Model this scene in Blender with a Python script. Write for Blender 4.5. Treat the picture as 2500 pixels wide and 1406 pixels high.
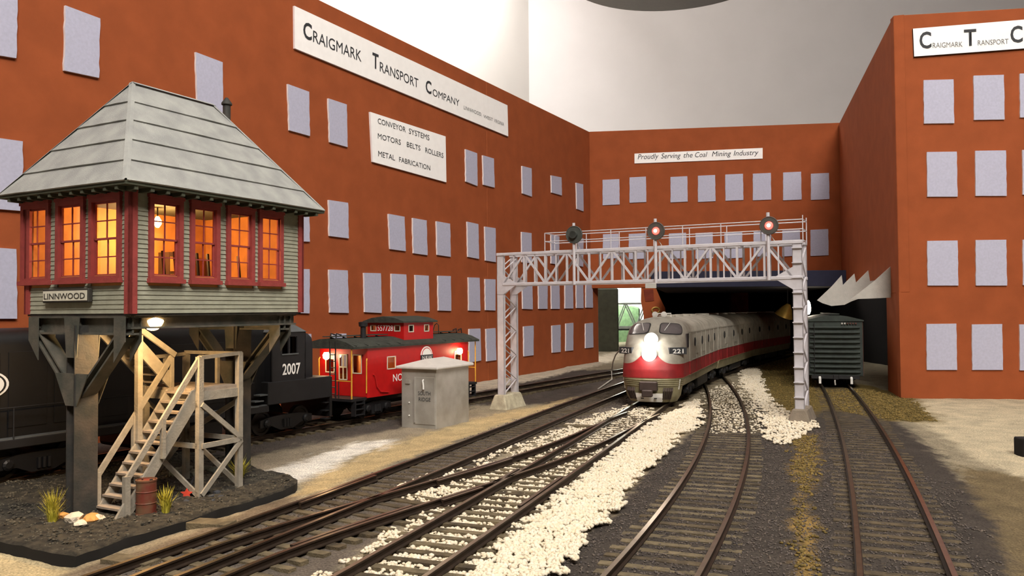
import bpy, bmesh, math, random
import numpy as np
from mathutils import Vector, Matrix
random.seed(7); rng = np.random.default_rng(11)
for o in list(bpy.data.objects): bpy.data.objects.remove(o)
SC = bpy.context.scene
COL = SC.collection
S = 0.01                      # everything below is modelled in centimetres (O scale) and turned into metres at the end
R = math.radians
# ------------------------------------------------------------------ camera
F_PX, PITCH, ROLL, CAM_Z = 1950.0, R(1.56), R(0.4), 10.85
FWD = Vector((0, math.cos(PITCH), math.sin(PITCH)))
_up = Vector((0, -math.sin(PITCH), math.cos(PITCH)))
RT = math.cos(ROLL) * Vector((1, 0, 0)) - math.sin(ROLL) * _up
UP = math.sin(ROLL) * Vector((1, 0, 0)) + math.cos(ROLL) * _up
CAMP = Vector((0, 0, CAM_Z))
cd = bpy.data.cameras.new('camera'); cam = bpy.data.objects.new('camera', cd); COL.objects.link(cam)
cd.sensor_width = 36; cd.lens = F_PX / 2500 * 36; cd.clip_start = 0.005; cd.clip_end = 60
m = Matrix.Identity(4)
for i in range(3):
    m[i][0] = RT[i]; m[i][1] = UP[i]; m[i][2] = -FWD[i]; m[i][3] = CAMP[i] * S
cam.matrix_world = m
SC.camera = cam
# ------------------------------------------------------------------ world, room lights, exposure
W = bpy.data.worlds.new('world'); SC.world = W; W.use_nodes = True
W.node_tree.nodes['Background'].inputs[0].default_value = (1.0, 0.93, 0.85, 1)
W.node_tree.nodes['Background'].inputs[1].default_value = 0.03
SC.view_settings.view_transform = 'Standard'; SC.view_settings.look = 'None'
SC.view_settings.exposure = 0.02; SC.view_settings.gamma = 1.0; SC.view_settings.use_curve_mapping = False
KEEP = {cam.name}
def area_light(name, loc, target, size, sy, energy, col):
    d = bpy.data.lights.new(name, 'AREA'); d.shape = 'RECTANGLE'; d.size = size; d.size_y = sy; d.energy = energy; d.color = col
    o = bpy.data.objects.new(name, d); COL.objects.link(o); o.location = loc
    o.rotation_euler = (Vector(target) - Vector(loc)).to_track_quat('-Z', 'Y').to_euler(); KEEP.add(o.name); return o
# room lamp behind the camera; two added fills: one overhead, one whitening the left wall
area_light('ceiling_lamp_light', (0.28, -0.80, 1.37), (0.0, 0.8, 0.1), 0.8, 0.3, 50.0, (1.0, 0.94, 0.87))
area_light('overhead_fill_light', (0.30, 0.05, 1.45), (-0.02, 0.9, 0.1), 0.8, 0.2, 17.0, (1.0, 0.94, 0.87))  # second row added to make the light fall off down the walls
area_light('wall_fill_light', (-0.15, 2.12, 1.42), (-1.10, 2.62, 0.75), 0.9, 0.2, 18.0, (1.0, 0.96, 0.92))  # added lamp that pushes the left wall to white
# ------------------------------------------------------------------ pixel <-> place
def ray(x, y): return FWD + RT * ((x - 1250) / F_PX) - UP * ((y - 703) / F_PX)
def PX(x, y, z=0.0):
    d = ray(x, y); return CAMP + d * ((z - CAM_Z) / d.z)
def HIT(P0, n, x, y):
    d = ray(x, y); return CAMP + d * ((P0 - CAMP).dot(n) / d.dot(n))
# ------------------------------------------------------------------ materials
def lin(c): return tuple(((v / 255 + .055) / 1.055) ** 2.4 if v / 255 > .04045 else v / 255 / 12.92 for v in c)
MATS = {}
def mat(name, col, rough=.65, metal=0.0, var=.12, scale=120, bump=0.0, bscale=900, col2=None, emit=None, estr=0, alpha=None, spec=.4):
    if name in MATS: return MATS[name]
    M = bpy.data.materials.new(name); M.use_nodes = True; nt = M.node_tree; N = nt.nodes; L = nt.links
    b = N['Principled BSDF']; b.inputs['Roughness'].default_value = rough; b.inputs['Metallic'].default_value = metal
    b.inputs['Specular IOR Level'].default_value = spec
    c = lin(col); c1 = [min(1, v * (1 - var)) for v in c]; c2 = list(lin(col2)) if col2 else [min(1, v * (1 + var)) for v in c]
    g = N.new('ShaderNodeNewGeometry')
    nz = N.new('ShaderNodeTexNoise'); nz.inputs['Scale'].default_value = scale; nz.inputs['Detail'].default_value = 5
    L.new(g.outputs['Position'], nz.inputs['Vector'])
    rp = N.new('ShaderNodeValToRGB'); rp.color_ramp.elements[0].position = .35; rp.color_ramp.elements[1].position = .68
    rp.color_ramp.elements[0].color = (*c1, 1); rp.color_ramp.elements[1].color = (*c2, 1)
    L.new(nz.outputs['Fac'], rp.inputs['Fac']); L.new(rp.outputs['Color'], b.inputs['Base Color'])
    if bump:
        n2 = N.new('ShaderNodeTexNoise'); n2.inputs['Scale'].default_value = bscale; n2.inputs['Detail'].default_value = 4
        L.new(g.outputs['Position'], n2.inputs['Vector'])
        bp = N.new('ShaderNodeBump'); bp.inputs['Strength'].default_value = bump; bp.inputs['Distance'].default_value = .001
        L.new(n2.outputs['Fac'], bp.inputs['Height']); L.new(bp.outputs['Normal'], b.inputs['Normal'])
    if emit:
        b.inputs['Emission Color'].default_value = (*lin(emit), 1); b.inputs['Emission Strength'].default_value = estr
    if alpha is not None: b.inputs['Alpha'].default_value = alpha
    MATS[name] = M; return M
mat('brick_paint', (150, 78, 43), .85, var=.08, scale=40, bump=.25, bscale=1500, spec=.2)
mat('dark_brick', (120, 48, 28), .85, var=.2, scale=60, bump=.2)
mat('window_card', (180, 181, 202), .7, var=.05, scale=400, bump=.15, bscale=2500)
mat('card_edge', (232, 226, 228), .8, var=.04)
mat('white_card', (251, 250, 249), .75, var=.02)
mat('ink', (52, 54, 58), .7, var=.1); mat('grey_ink', (112, 112, 114), .7, var=.1)
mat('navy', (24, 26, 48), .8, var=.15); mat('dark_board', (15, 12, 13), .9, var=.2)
mat('room_white', (236, 231, 226), .9, var=.015, scale=6); mat('room_grey', (218, 214, 214), .9, var=.02, scale=8)
mat('room_dim', (96, 88, 82), .9, var=.05, scale=8); mat('lamp_grey', (150, 147, 146), .7, var=.03)
mat('clapboard', (148, 149, 132), .75, var=.1, scale=150, bump=.2); mat('clap_back', (126, 130, 110), .8)
mat('red_trim', (146, 62, 58), .7, var=.12, scale=200, bump=.15)
mat('roof_paper', (146, 148, 146), .85, var=.08, scale=90, bump=.35, bscale=2200, col2=(160, 162, 158))
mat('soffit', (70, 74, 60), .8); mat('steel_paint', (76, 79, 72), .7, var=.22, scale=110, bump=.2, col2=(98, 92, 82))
mat('dark_steel', (48, 51, 49), .7, var=.25, scale=110, bump=.2, col2=(66, 60, 55))
mat('grey_wood', (146, 140, 127), .8, var=.12, scale=220, bump=.25); mat('stair_wood', (146, 134, 120), .8, var=.14, scale=220, bump=.25)
mat('room_wood', (188, 128, 66), .7, var=.15); mat('room_dark', (70, 50, 36), .7)
mat('signboard', (52, 50, 46), .7); mat('sign_cream', (206, 204, 188), .7, var=.06, scale=200)
mat('loco_black', (13, 13, 15), .5, var=.2, scale=100); mat('loco_grey', (25, 25, 28), .6, var=.15); mat('loco_roof', (82, 86, 88), .75, var=.1, bump=.3, bscale=2500)
mat('white_paint', (235, 235, 232), .6, var=.03); mat('cab_red', (178, 18, 20), .5, var=.08, scale=150); mat('cab_roof', (52, 56, 50), .85, var=.25, scale=160, bump=.4)
mat('yellow_rail', (214, 158, 54), .5); mat('iron', (27, 27, 29), .55, var=.2); mat('wheel', (34, 31, 30), .5, metal=.3)
mat('aluminium', (182, 179, 172), .42, metal=.25, var=.1, scale=60, bump=.08, col2=(150, 146, 136)); mat('roof_alum', (206, 203, 198), .55, metal=.1, var=.05, scale=120, bump=.15)
mat('gantry_paint', (196, 194, 200), .5, metal=.15, var=.06, scale=200); mat('concrete', (168, 160, 138), .9, var=.15, scale=130, bump=.5, col2=(188, 182, 158)); mat('signal_dark', (66, 70, 66), .6)
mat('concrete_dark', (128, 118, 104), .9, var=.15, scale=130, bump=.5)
mat('loco_dark_panel', (60, 48, 44), .7, var=.2)
mat('chrome_white', (226, 226, 222), .35)
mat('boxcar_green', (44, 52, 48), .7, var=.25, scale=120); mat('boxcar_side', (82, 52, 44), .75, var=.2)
mat('paper_grey', (176, 174, 168), .8, var=.06, scale=150, bump=.3)
mat('tie_wood', (96, 86, 66), .9, var=.3, scale=160, bump=.6, bscale=1500, col2=(116, 104, 80)); mat('tie_dark', (72, 62, 48), .95, var=.3, scale=160, bump=.6, bscale=1500, col2=(96, 84, 62))
mat('rail_side', (48, 37, 28), .6, metal=.3, var=.25, scale=200); mat('rail_top', (160, 146, 124), .3, metal=1.0, var=.12, scale=160)
mat('ballast_white', (232, 224, 206), .9, var=.1, scale=260, col2=(214, 200, 172)); mat('cinder', (86, 80, 80), .95, var=.3, scale=300, col2=(108, 98, 88))
mat('mat_soil', (44, 42, 36), .95, var=.5, scale=170, bump=.9, bscale=900, col2=(68, 63, 52)); mat('soil_bits', (52, 50, 44), .95, var=.5, scale=240, col2=(98, 92, 78)); mat('turf_bits', (104, 90, 46), .95, var=.35, scale=220, col2=(134, 112, 60)); mat('mat_edge', (22, 20, 18), .95)
mat('rock_pale', (208, 196, 176), .9, var=.1, scale=200, bump=.4); mat('rock_orange', (206, 150, 84), .9, var=.15, scale=200, bump=.4); mat('rock_dark', (56, 58, 62), .9, var=.3, scale=200, bump=.4)
mat('grass', (172, 164, 40), .8, var=.25, scale=300, col2=(196, 182, 70)); mat('drum_red', (128, 48, 36), .6, var=.3, scale=140, col2=(104, 84, 60)); mat('tool_red', (206, 72, 52), .6)
mat('turf_green', (120, 150, 110), .9, var=.2); mat('pier_grey', (104, 110, 98), .9, var=.12, scale=80, bump=.3); mat('bridge_paint', (176, 186, 180), .7)
mat('wire', (190, 186, 176), .5); mat('brass', (196, 164, 86), .4, metal=.5)
mat('bulb_warm', (255, 220, 170), .4, emit=(255, 205, 140), estr=28); mat('bulb_white', (255, 250, 240), .4, emit=(255, 238, 214), estr=45)
mat('bulb_soft', (255, 240, 220), .4, emit=(255, 226, 200), estr=9); mat('lens_red', (255, 60, 50), .3, emit=(255, 52, 44), estr=9); mat('lens_core', (255, 150, 140), .3, emit=(255, 150, 140), estr=22)
mat('lens_dark', (40, 50, 48), .15); mat('lit_shade', (255, 214, 160), .6, emit=(255, 176, 96), estr=1.2)
def glass(name, tint, mixf=.3, rough=.05):
    M = bpy.data.materials.new(name); M.use_nodes = True; nt = M.node_tree; N = nt.nodes; L = nt.links
    N.remove(N['Principled BSDF']); t = N.new('ShaderNodeBsdfTransparent'); t.inputs[0].default_value = (*lin(tint), 1)
    g = N.new('ShaderNodeBsdfGlossy'); g.inputs['Roughness'].default_value = rough; g.inputs[0].default_value = (.8, .8, .8, 1)
    mx = N.new('ShaderNodeMixShader'); mx.inputs[0].default_value = .07
    L.new(t.outputs[0], mx.inputs[1]); L.new(g.outputs[0], mx.inputs[2])
    L.new(mx.outputs[0], N['Material Output'].inputs[0]); MATS[name] = M; return M
glass('pane_clear', (250, 240, 225)); glass('pane_dark', (120, 116, 118))
mat('windshield', (88, 82, 84), .12, var=.1, spec=.8)
# ------------------------------------------------------------------ mesh building
class MB:
    def __init__(s): s.v = []; s.f = []; s.mi = []; s.cur = 0
    def add(s, vs, fs):
        k = len(s.v); s.v += [tuple(v) for v in vs]; s.f += [tuple(i + k for i in f) for f in fs]; s.mi += [s.cur] * len(fs); return s
    def hexa(s, p):   # 8 points: bottom 4 ccw, top 4 ccw
        return s.add(p, [(3, 2, 1, 0), (4, 5, 6, 7), (0, 1, 5, 4), (1, 2, 6, 5), (2, 3, 7, 6), (3, 0, 4, 7)])
    def box(s, x0, x1, y0, y1, z0, z1):
        return s.hexa([(x0, y0, z0), (x1, y0, z0), (x1, y1, z0), (x0, y1, z0), (x0, y0, z1), (x1, y0, z1), (x1, y1, z1), (x0, y1, z1)])
    def bar(s, p, q, w, h, up=(0, 0, 1)):
        p = Vector(p); q = Vector(q); d = (q - p).normalized(); u = Vector(up)
        if abs(d.dot(u)) > .99: u = Vector((1, 0, 0))
        a = d.cross(u).normalized() * (w / 2); b = a.cross(d).normalized() * (h / 2)
        return s.hexa([p - a - b, p + a - b, p + a + b, p - a + b, q - a - b, q + a - b, q + a + b, q - a + b])
    def tube(s, pts, r, n=8, cap=True):
        pts = [Vector(p) for p in pts]; rings = []; ref = None
        for i, p in enumerate(pts):
            d = (pts[min(i + 1, len(pts) - 1)] - pts[max(i - 1, 0)]).normalized()
            if ref is None: ref = Vector((0, 0, 1)) if abs(d.z) < .9 else Vector((1, 0, 0))
            a = d.cross(ref).normalized(); b = a.cross(d).normalized(); ref = b
            rr = r[i] if isinstance(r, (list, tuple)) else r
            rings.append([p + a * (rr * math.cos(2 * math.pi * k / n)) + b * (rr * math.sin(2 * math.pi * k / n)) for k in range(n)])
        vs = [v for g in rings for v in g]; fs = []
        for i in range(len(pts) - 1):
            for k in range(n): fs.append((i * n + k, i * n + (k + 1) % n, (i + 1) * n + (k + 1) % n, (i + 1) * n + k))
        if cap: fs.append(tuple(reversed(range(n)))); fs.append(tuple((len(pts) - 1) * n + k for k in range(n)))
        return s.add(vs, fs)
    def lathe(s, prof, c=(0, 0, 0), axis=(0, 0, 1), n=20):
        c = Vector(c); ax = Vector(axis).normalized(); a = ax.orthogonal().normalized(); b = ax.cross(a); vs = []; fs = []
        for r, z in prof:
            for k in range(n): vs.append(c + ax * z + a * (r * math.cos(2 * math.pi * k / n)) + b * (r * math.sin(2 * math.pi * k / n)))
        for i in range(len(prof) - 1):
            for k in range(n): fs.append((i * n + k, i * n + (k + 1) % n, (i + 1) * n + (k + 1) % n, (i + 1) * n + k))
        fs.append(tuple(reversed(range(n)))); fs.append(tuple((len(prof) - 1) * n + k for k in range(n)))
        return s.add(vs, fs)
    def prism(s, poly, off):
        off = Vector(off); n = len(poly); poly = [Vector(p) for p in poly]
        return s.add(poly + [p + off for p in poly], [tuple(range(n)), tuple(range(2 * n - 1, n - 1, -1))] + [((i + 1) % n, i, n + i, n + (i + 1) % n) for i in range(n)])
    def build(s, name, material, parent=None, loc=(0, 0, 0), rot=(0, 0, 0), bevel=0, smooth=False, mats=None, seg=1):
        me = bpy.data.meshes.new(name); me.from_pydata(s.v, [], s.f)
        for M in ([material] if not mats else mats): me.materials.append(MATS[M])
        me.polygons.foreach_set('material_index', s.mi)
        bm = bmesh.new(); bm.from_mesh(me)
        bmesh.ops.recalc_face_normals(bm, faces=bm.faces)
        if bevel:
            es = [e for e in bm.edges if len(e.link_faces) == 2 and e.calc_face_angle(0) > .5]
            bmesh.ops.bevel(bm, geom=es, offset=bevel, segments=seg, profile=.5, affect='EDGES', clamp_overlap=True)
        bm.to_mesh(me); bm.free()
        if smooth:
            me.polygons.foreach_set('use_smooth', [True] * len(me.polygons))
            me.set_sharp_from_angle(angle=R(40))
        o = bpy.data.objects.new(name, me); COL.objects.link(o); o.location = loc; o.rotation_euler = rot
        if parent: o.parent = parent
        return o
def tag(o, label=None, cat=None, group=None, kind=None):
    if label: o['label'] = label
    if cat: o['category'] = cat
    if group: o['group'] = group
    if kind: o['kind'] = kind
    return o
def thing(name, label, cat, loc=(0, 0, 0), rotz=0, group=None):
    o = bpy.data.objects.new(name, None); COL.objects.link(o); o.location = loc; o.rotation_euler = (0, 0, rotz); o.empty_display_size = .01
    return tag(o, label, cat, group)
def child(me_obj, parent, loc, rot=(0, 0, 0), scale=(1, 1, 1), name=None):
    o = me_obj.copy(); COL.objects.link(o); o.parent = parent; o.location = loc; o.rotation_euler = rot; o.scale = scale
    return o
def proto_mesh(mb, name, material, **kw):
    o = mb.build(name, material, **kw); COL.objects.unlink(o); return o
def text_mesh(name, s, material, parent, origin, xdir, updir, width=None, cap=1.0, depth=.03, shear=0, bold=0, align='L'):
    """lettering with its baseline start at origin, scaled to the given width and cap height"""
    cu = bpy.data.curves.new(name, 'FONT'); cu.body = s; cu.size = 1; cu.shear = shear; cu.offset = bold; cu.resolution_u = 3
    to = bpy.data.objects.new(name + '_t', cu); COL.objects.link(to)
    dg = bpy.context.evaluated_depsgraph_get(); dg.update()
    me = bpy.data.meshes.new_from_object(to.evaluated_get(dg)); bpy.data.objects.remove(to); bpy.data.curves.remove(cu)
    co = np.empty(len(me.vertices) * 3); me.vertices.foreach_get('co', co); co = co.reshape(-1, 3)
    x0, x1 = co[:, 0].min(), co[:, 0].max(); capu = .729 if s.upper() == s or True else .729
    sy = cap / .73; sx = (width / (x1 - x0)) if width else sy
    xd = Vector(xdir).normalized(); ud = Vector(updir).normalized(); nd = xd.cross(ud); o0 = Vector(origin)
    ox = {'L': x0, 'C': (x0 + x1) / 2}[align]
    vs = [o0 + xd * ((p[0] - ox) * sx) + ud * (p[1] * sy) + nd * depth for p in co]
    me.vertices.foreach_set('co', np.array([tuple(v) for v in vs]).ravel()); me.materials.clear(); me.materials.append(MATS[material]); me.update()
    o = bpy.data.objects.new(name, me); COL.objects.link(o)
    if parent: o.parent = parent
    return o
def point_light(name, parent, loc, energy, col, radius=.003):
    d = bpy.data.lights.new(name, 'POINT'); d.energy = energy; d.color = col; d.shadow_soft_size = radius
    o = bpy.data.objects.new(name, d); COL.objects.link(o); o.location = loc
    if parent: o.parent = parent
    return o
# ================================================================== THE SETTING
# ---- room shell
ROOM_CX = 7.0; WY = 300.0
mb = MB(); mb.box(ROOM_CX, 330, WY, WY + 8, -90, 160); tag(mb.build('wall_back', 'room_grey'), kind='structure')
mb = MB(); d = Vector((-.47, -.883, 0)); n = Vector((-.883, .47, 0)); p = Vector((ROOM_CX, WY, 0)); q = p + d * 560
mb.hexa([p + Vector((0, 0, -90)), p + n * 8 + Vector((0, 8, -90)), q + n * 8 + Vector((0, 0, -90)), q + Vector((0, 0, -90)),
         p + Vector((0, 0, 160)), p + n * 8 + Vector((0, 8, 160)), q + n * 8 + Vector((0, 0, 160)), q + Vector((0, 0, 160))])
tag(mb.build('wall_left', 'room_white'), kind='structure')
mb = MB(); mb.box(-280, 340, -380, WY + 8, 156, 164); tag(mb.build('ceiling', 'room_white'), kind='structure')
mb = MB(); mb.box(330, 338, -380, WY + 8, -90, 160); tag(mb.build('wall_right', 'room_dim'), kind='structure')
mb = MB(); mb.box(-280, 340, -388, -380, -90, 160); tag(mb.build('wall_front', 'room_dim'), kind='structure')
mb = MB(); mb.box(-280, 340, -388, WY + 8, -98, -90); tag(mb.build('floor', 'room_dim'), kind='structure')
# round drum lamp hanging over the layout
t = thing('pendant_lamp', 'round grey drum lamp hanging from the ceiling above the factory roofs', 'lamp', (31.5, 152, 0))
MB().lathe([(21.3, 76), (21.8, 76.3), (21.8, 86), (21.3, 86.3)], n=64).build('lamp_shade', 'lamp_grey', t, smooth=True)
MB().tube([(0, 0, 86), (0, 0, 156.3)], .8, 10).build('rod', 'lamp_grey', t)
# the lamp behind the camera that lights the layout
t = thing('ceiling_lamp', 'long white ceiling lamp with glowing diffuser hung over the front of the layout', 'lamp', (28, -82, 0))
mb = MB(); mb.box(-43, 43, -18, 18, 139, 146); mb.build('housing', 'white_paint', t, bevel=.5); MB().box(-40, 40, -15, 15, 138.5, 139.2).build('diffuser', 'bulb_soft', t)
MB().tube([(-30, 0, 146), (-30, 0, 156.2)], .6, 8).build('rod', 'white_paint', t); MB().tube([(30, 0, 146), (30, 0, 156.2)], .6, 8).build('rod', 'white_paint', t)
t = thing('ceiling_lamp', 'unseen slim white lamp housing added for the overhead fill light', 'lamp', (30, 5, 0)); MB().box(-43, 43, -12, 12, 146, 156.2).build('housing', 'white_paint', t, bevel=.5)
t = thing('ceiling_lamp', 'unseen white lamp housing added to brighten the left wall', 'lamp', (-12, 210, 0))
MB().box(-30, 30, -8, 8, 146, 156.2).build('housing', 'white_paint', t, bevel=.5)
# ---- track centre lines (x as a function of y, fitted to the rails)
def poly(co): return lambda y: sum(c * y ** k for k, c in enumerate(reversed(co)))
fT1 = poly([.616139, -62.941]); fT2 = poly([-1.19987e-7, 4.22326e-5, -.00523213, .660635, -31.3284])
fD = poly([8.0291e-6, -.00182933, .148923, -4.5432, 31.9135]); _fM = poly([-.000270472, .393332, -16.9955])
def fM(y): return _fM(y) if y < 80 else _fM(80) + .350 * (y - 80) + .0015 * (y - 80) ** 2
fT4 = poly([6.6971e-6, -.00286421, .579805, -10.071]); fT5 = poly([2.25366e-6, -.00101577, .470952, 1.3871])
def tdir(f, y):
    d = Vector((f(y + .2) - f(y - .2), .4, 0)); return d.normalized()
# ---- ground
_VT = {}
def vnoise(x, y, seed=0):
    if seed not in _VT: _VT[seed] = np.random.default_rng(seed).random((256, 256))
    T = _VT[seed]; xi = np.floor(x).astype(int); yi = np.floor(y).astype(int); fx = x - xi; fy = y - yi
    fx = fx * fx * (3 - 2 * fx); fy = fy * fy * (3 - 2 * fy); g = lambda a, b: T[a % 256, b % 256]
    return (g(xi, yi) * (1 - fx) + g(xi + 1, yi) * fx) * (1 - fy) + (g(xi, yi + 1) * (1 - fx) + g(xi + 1, yi + 1) * fx) * fy
def inpoly(X, Y, P):
    c = np.zeros(X.shape, bool); n = len(P)
    for i in range(n):
        x0, y0 = P[i]; x1, y1 = P[i - 1]
        with np.errstate(divide='ignore', invalid='ignore'):
            k = ((y0 > Y) != (y1 > Y)) & (X < (x1 - x0) * (Y - y0) / (y1 - y0) + x0)
        c ^= k
    return c
def zone(px, z=.2): return [tuple(PX(x, y, z)[:2]) for x, y in px]
def np_f(f, Y): return np.vectorize(f)(Y) if f is fM else f(Y)
def ground_height(X, Y):
    h = np.zeros_like(X)
    for f, wd in ((fT1, 3.2), (fT2, 3.4), (fD, 3.4), (fM, 3.2), (fT4, 3.6), (fT5, 3.6)):
        Yc = np.clip(Y, 26, 80 if f is fD else 170)
        dist = np.abs(X - np_f(f, Yc)) * .93
        lvl = {fM: .20, fT1: .22, fD: .22, fT2: .3}.get(f, .325)
        h = np.maximum(h, lvl * np.clip(1 - (dist - wd) / 2.0, 0, 1))
    cin = np.clip((X - (np_f(fM, np.clip(Y, 20, 170)) + 5)) / 3, 0, 1) * np.clip(((fT5(np.clip(Y, 26, 170)) + 7) - X) / 4, 0, 1)
    h = np.maximum(h, .3 * cin * np.clip((100 - Y) / 12, 0, 1))
    h += (vnoise(X * 1.1, Y * 1.1, 3) - .5) * .08 + (vnoise(X * 3.1, Y * 3.1, 4) - .5) * .05
    return h
ZN = dict(  # colour zones: outline in photo pixels -> ground
    cinder_r=zone([(1690, 1000), (1990, 960), (2170, 1010), (2260, 1080), (2370, 1190), (2440, 1300), (2480, 1500), (1200, 1500), (1440, 1290), (1600, 1120), (1680, 1060)]),
    cinder_t2=zone([(1560, 915), (1560, 990), (1420, 1030), (1250, 1100), (1130, 1168), (1050, 1238), (900, 1335), (760, 1440), (700, 1480), (100, 1480), (420, 1335), (700, 1240), (870, 1180), (1080, 1092), (1250, 1040), (1370, 990), (1440, 950)]),
    cinder_t1=zone([(1560, 900), (1560, 960), (1390, 985), (1290, 982), (1160, 990), (1130, 1000), (950, 1045), (700, 1090), (0, 1250), (-400, 1300), (-400, 1100), (1150, 955), (1400, 905)]),
    brown=zone([(100, 1420), (400, 1330), (640, 1225), (720, 1205), (730, 1240), (420, 1345), (190, 1420)]),
    plaster=zone([(590, 1165), (660, 1140), (760, 1112), (860, 1078), (930, 1068), (968, 1074), (910, 1094), (840, 1116), (800, 1144), (715, 1172), (625, 1184)]),
    sand=zone([(700, 1225), (735, 1185), (800, 1140), (890, 1105), (1010, 1062), (1150, 1020), (1250, 998), (1330, 985), (1400, 968), (1395, 985), (1250, 1030), (1080, 1090), (900, 1155), (800, 1195)]),
    grey=zone([(600, 1120), (800, 1070), (960, 1045), (1160, 1010), (1200, 1005), (1000, 1060), (820, 1120), (700, 1175), (600, 1190)]),
    sand_bl=zone([(-100, 1300), (60, 1345), (200, 1362), (120, 1420), (0, 1500), (-200, 1500)]),
    turf=zone([(1860, 862), (1950, 850), (2010, 940), (2130, 940), (2230, 965), (2290, 1025), (2160, 1030), (2060, 1008), (2000, 1005), (1985, 1020), (1900, 1005), (1868, 960), (1850, 915)]),
    streak=zone([(1935, 1062), (1990, 1060), (1992, 1120), (1985, 1180), (1970, 1230), (1990, 1290), (1990, 1420), (1945, 1420), (1950, 1330), (1940, 1260), (1962, 1200), (1935, 1150), (1955, 1110)]),
    sand_m=zone([(1640, 1090), (1560, 1190), (1440, 1310), (1330, 1420), (1180, 1420), (1300, 1310), (1480, 1150), (1600, 1060), (1700, 990), (1710, 1040)]),
    apron=zone([(2190, 960), (2700, 965), (2700, 1200), (2520, 1165), (2400, 1125), (2300, 1060), (2210, 1005)]),
    olive=zone([(2330, 1130), (2420, 1140), (2560, 1180), (2700, 1250), (2700, 1500), (2460, 1500), (2440, 1300)]),
    foot=zone([(1130, 962), (1300, 930), (1460, 893), (1545, 858), (1530, 850), (1455, 868), (1160, 930), (1000, 960)]))
ZC = dict(base=(150, 142, 122), cinder_r=(70, 65, 61), cinder_t2=(104, 97, 90), cinder_t1=(84, 78, 74), brown=(120, 108, 92), plaster=(246, 243, 234), sand=(198, 178, 136), grey=(158, 148, 130), sand_bl=(196, 182, 146),
          turf=(106, 92, 52), streak=(140, 116, 68), sand_m=(204, 190, 160), apron=(196, 186, 160), olive=(112, 100, 76), foot=(206, 198, 180))
ORDER = ['foot', 'apron', 'olive', 'cinder_t1', 'grey', 'sand', 'plaster', 'cinder_t2', 'brown', 'sand_bl', 'sand_m', 'cinder_r', 'turf', 'streak']
def ground_colour(X, Y):
    out = np.zeros(X.shape + (3,)); K = 4
    for k in range(K):
        amp = 1.3 * np.clip(Y / 60, .35, 1.4)
        jx = X + (vnoise(X * .9 + 31 * k, Y * .9, 20 + k) - .5) * amp + (vnoise(X * 3.3, Y * 3.3 + 9 * k, 40 + k) - .5) * amp * .9
        jy = Y + (vnoise(X * .9, Y * .9 + 17 * k, 60 + k) - .5) * amp * 1.6 + (vnoise(X * 3.3 + 5 * k, Y * 3.3, 80 + k) - .5) * amp * 1.4
        c = np.empty(X.shape + (3,)); c[:] = lin(ZC['base'])
        for z in ORDER: c[inpoly(jx, jy, ZN[z])] = lin(ZC[z])
        out += c / K
    return out
def grid_ground(name, xs, ys):
    X, Y = np.meshgrid(xs, ys); Z = ground_height(X, Y); Cc = ground_colour(X, Y)
    nx, ny = len(xs), len(ys); V = np.stack([X, Y, Z], -1).reshape(-1, 3)
    i = np.arange((ny - 1) * nx).reshape(ny - 1, nx)[:, :-1].ravel(); Fq = np.stack([i, i + 1, i + 1 + nx, i + nx], -1)
    me = bpy.data.meshes.new(name); me.from_pydata(V.tolist(), [], Fq.tolist())
    ca = me.color_attributes.new('zone', 'FLOAT_COLOR', 'POINT'); ca.data.foreach_set('color', np.concatenate([Cc.reshape(-1, 3), np.ones((len(V), 1))], 1).ravel())
    me.polygons.foreach_set('use_smooth', [True] * len(me.polygons))
    o = bpy.data.objects.new(name, me); COL.objects.link(o); return o
GM = bpy.data.materials.new('layout_ground'); GM.use_nodes = True; nt = GM.node_tree; N = nt.nodes; L = nt.links; b = N['Principled BSDF']; b.inputs['Roughness'].default_value = .95; b.inputs['Specular IOR Level'].default_value = .15
at = N.new('ShaderNodeAttribute'); at.attribute_name = 'zone'; g = N.new('ShaderNodeNewGeometry')
nz = N.new('ShaderNodeTexNoise'); nz.inputs['Scale'].default_value = 900; nz.inputs['Detail'].default_value = 6; nz.inputs['Roughness'].default_value = .7; L.new(g.outputs['Position'], nz.inputs['Vector'])
nl = N.new('ShaderNodeTexNoise'); nl.inputs['Scale'].default_value = 55; nl.inputs['Detail'].default_value = 5; L.new(g.outputs['Position'], nl.inputs['Vector'])
rp = N.new('ShaderNodeValToRGB'); rp.color_ramp.elements[0].position = .36; rp.color_ramp.elements[0].color = (.5, .5, .5, 1); rp.color_ramp.elements[1].position = .66; rp.color_ramp.elements[1].color = (1.35, 1.33, 1.3, 1)
rl = N.new('ShaderNodeValToRGB'); rl.color_ramp.elements[0].position = .3; rl.color_ramp.elements[0].color = (.78, .78, .78, 1); rl.color_ramp.elements[1].position = .7; rl.color_ramp.elements[1].color = (1.15, 1.13, 1.1, 1)
L.new(nz.outputs['Fac'], rp.inputs['Fac']); L.new(nl.outputs['Fac'], rl.inputs['Fac'])
m1 = N.new('ShaderNodeMix'); m1.data_type = 'RGBA'; m1.blend_type = 'MULTIPLY'; m1.inputs[0].default_value = 1; L.new(at.outputs['Color'], m1.inputs[6]); L.new(rp.outputs['Color'], m1.inputs[7])
m2 = N.new('ShaderNodeMix'); m2.data_type = 'RGBA'; m2.blend_type = 'MULTIPLY'; m2.inputs[0].default_value = 1; L.new(m1.outputs[2], m2.inputs[6]); L.new(rl.outputs['Color'], m2.inputs[7])
L.new(m2.outputs[2], b.inputs['Base Color']); bp = N.new('ShaderNodeBump'); bp.inputs['Strength'].default_value = .8; bp.inputs['Distance'].default_value = .0008
L.new(nz.outputs['Fac'], bp.inputs['Height']); L.new(bp.outputs['Normal'], b.inputs['Normal']); MATS['ground'] = GM
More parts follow.
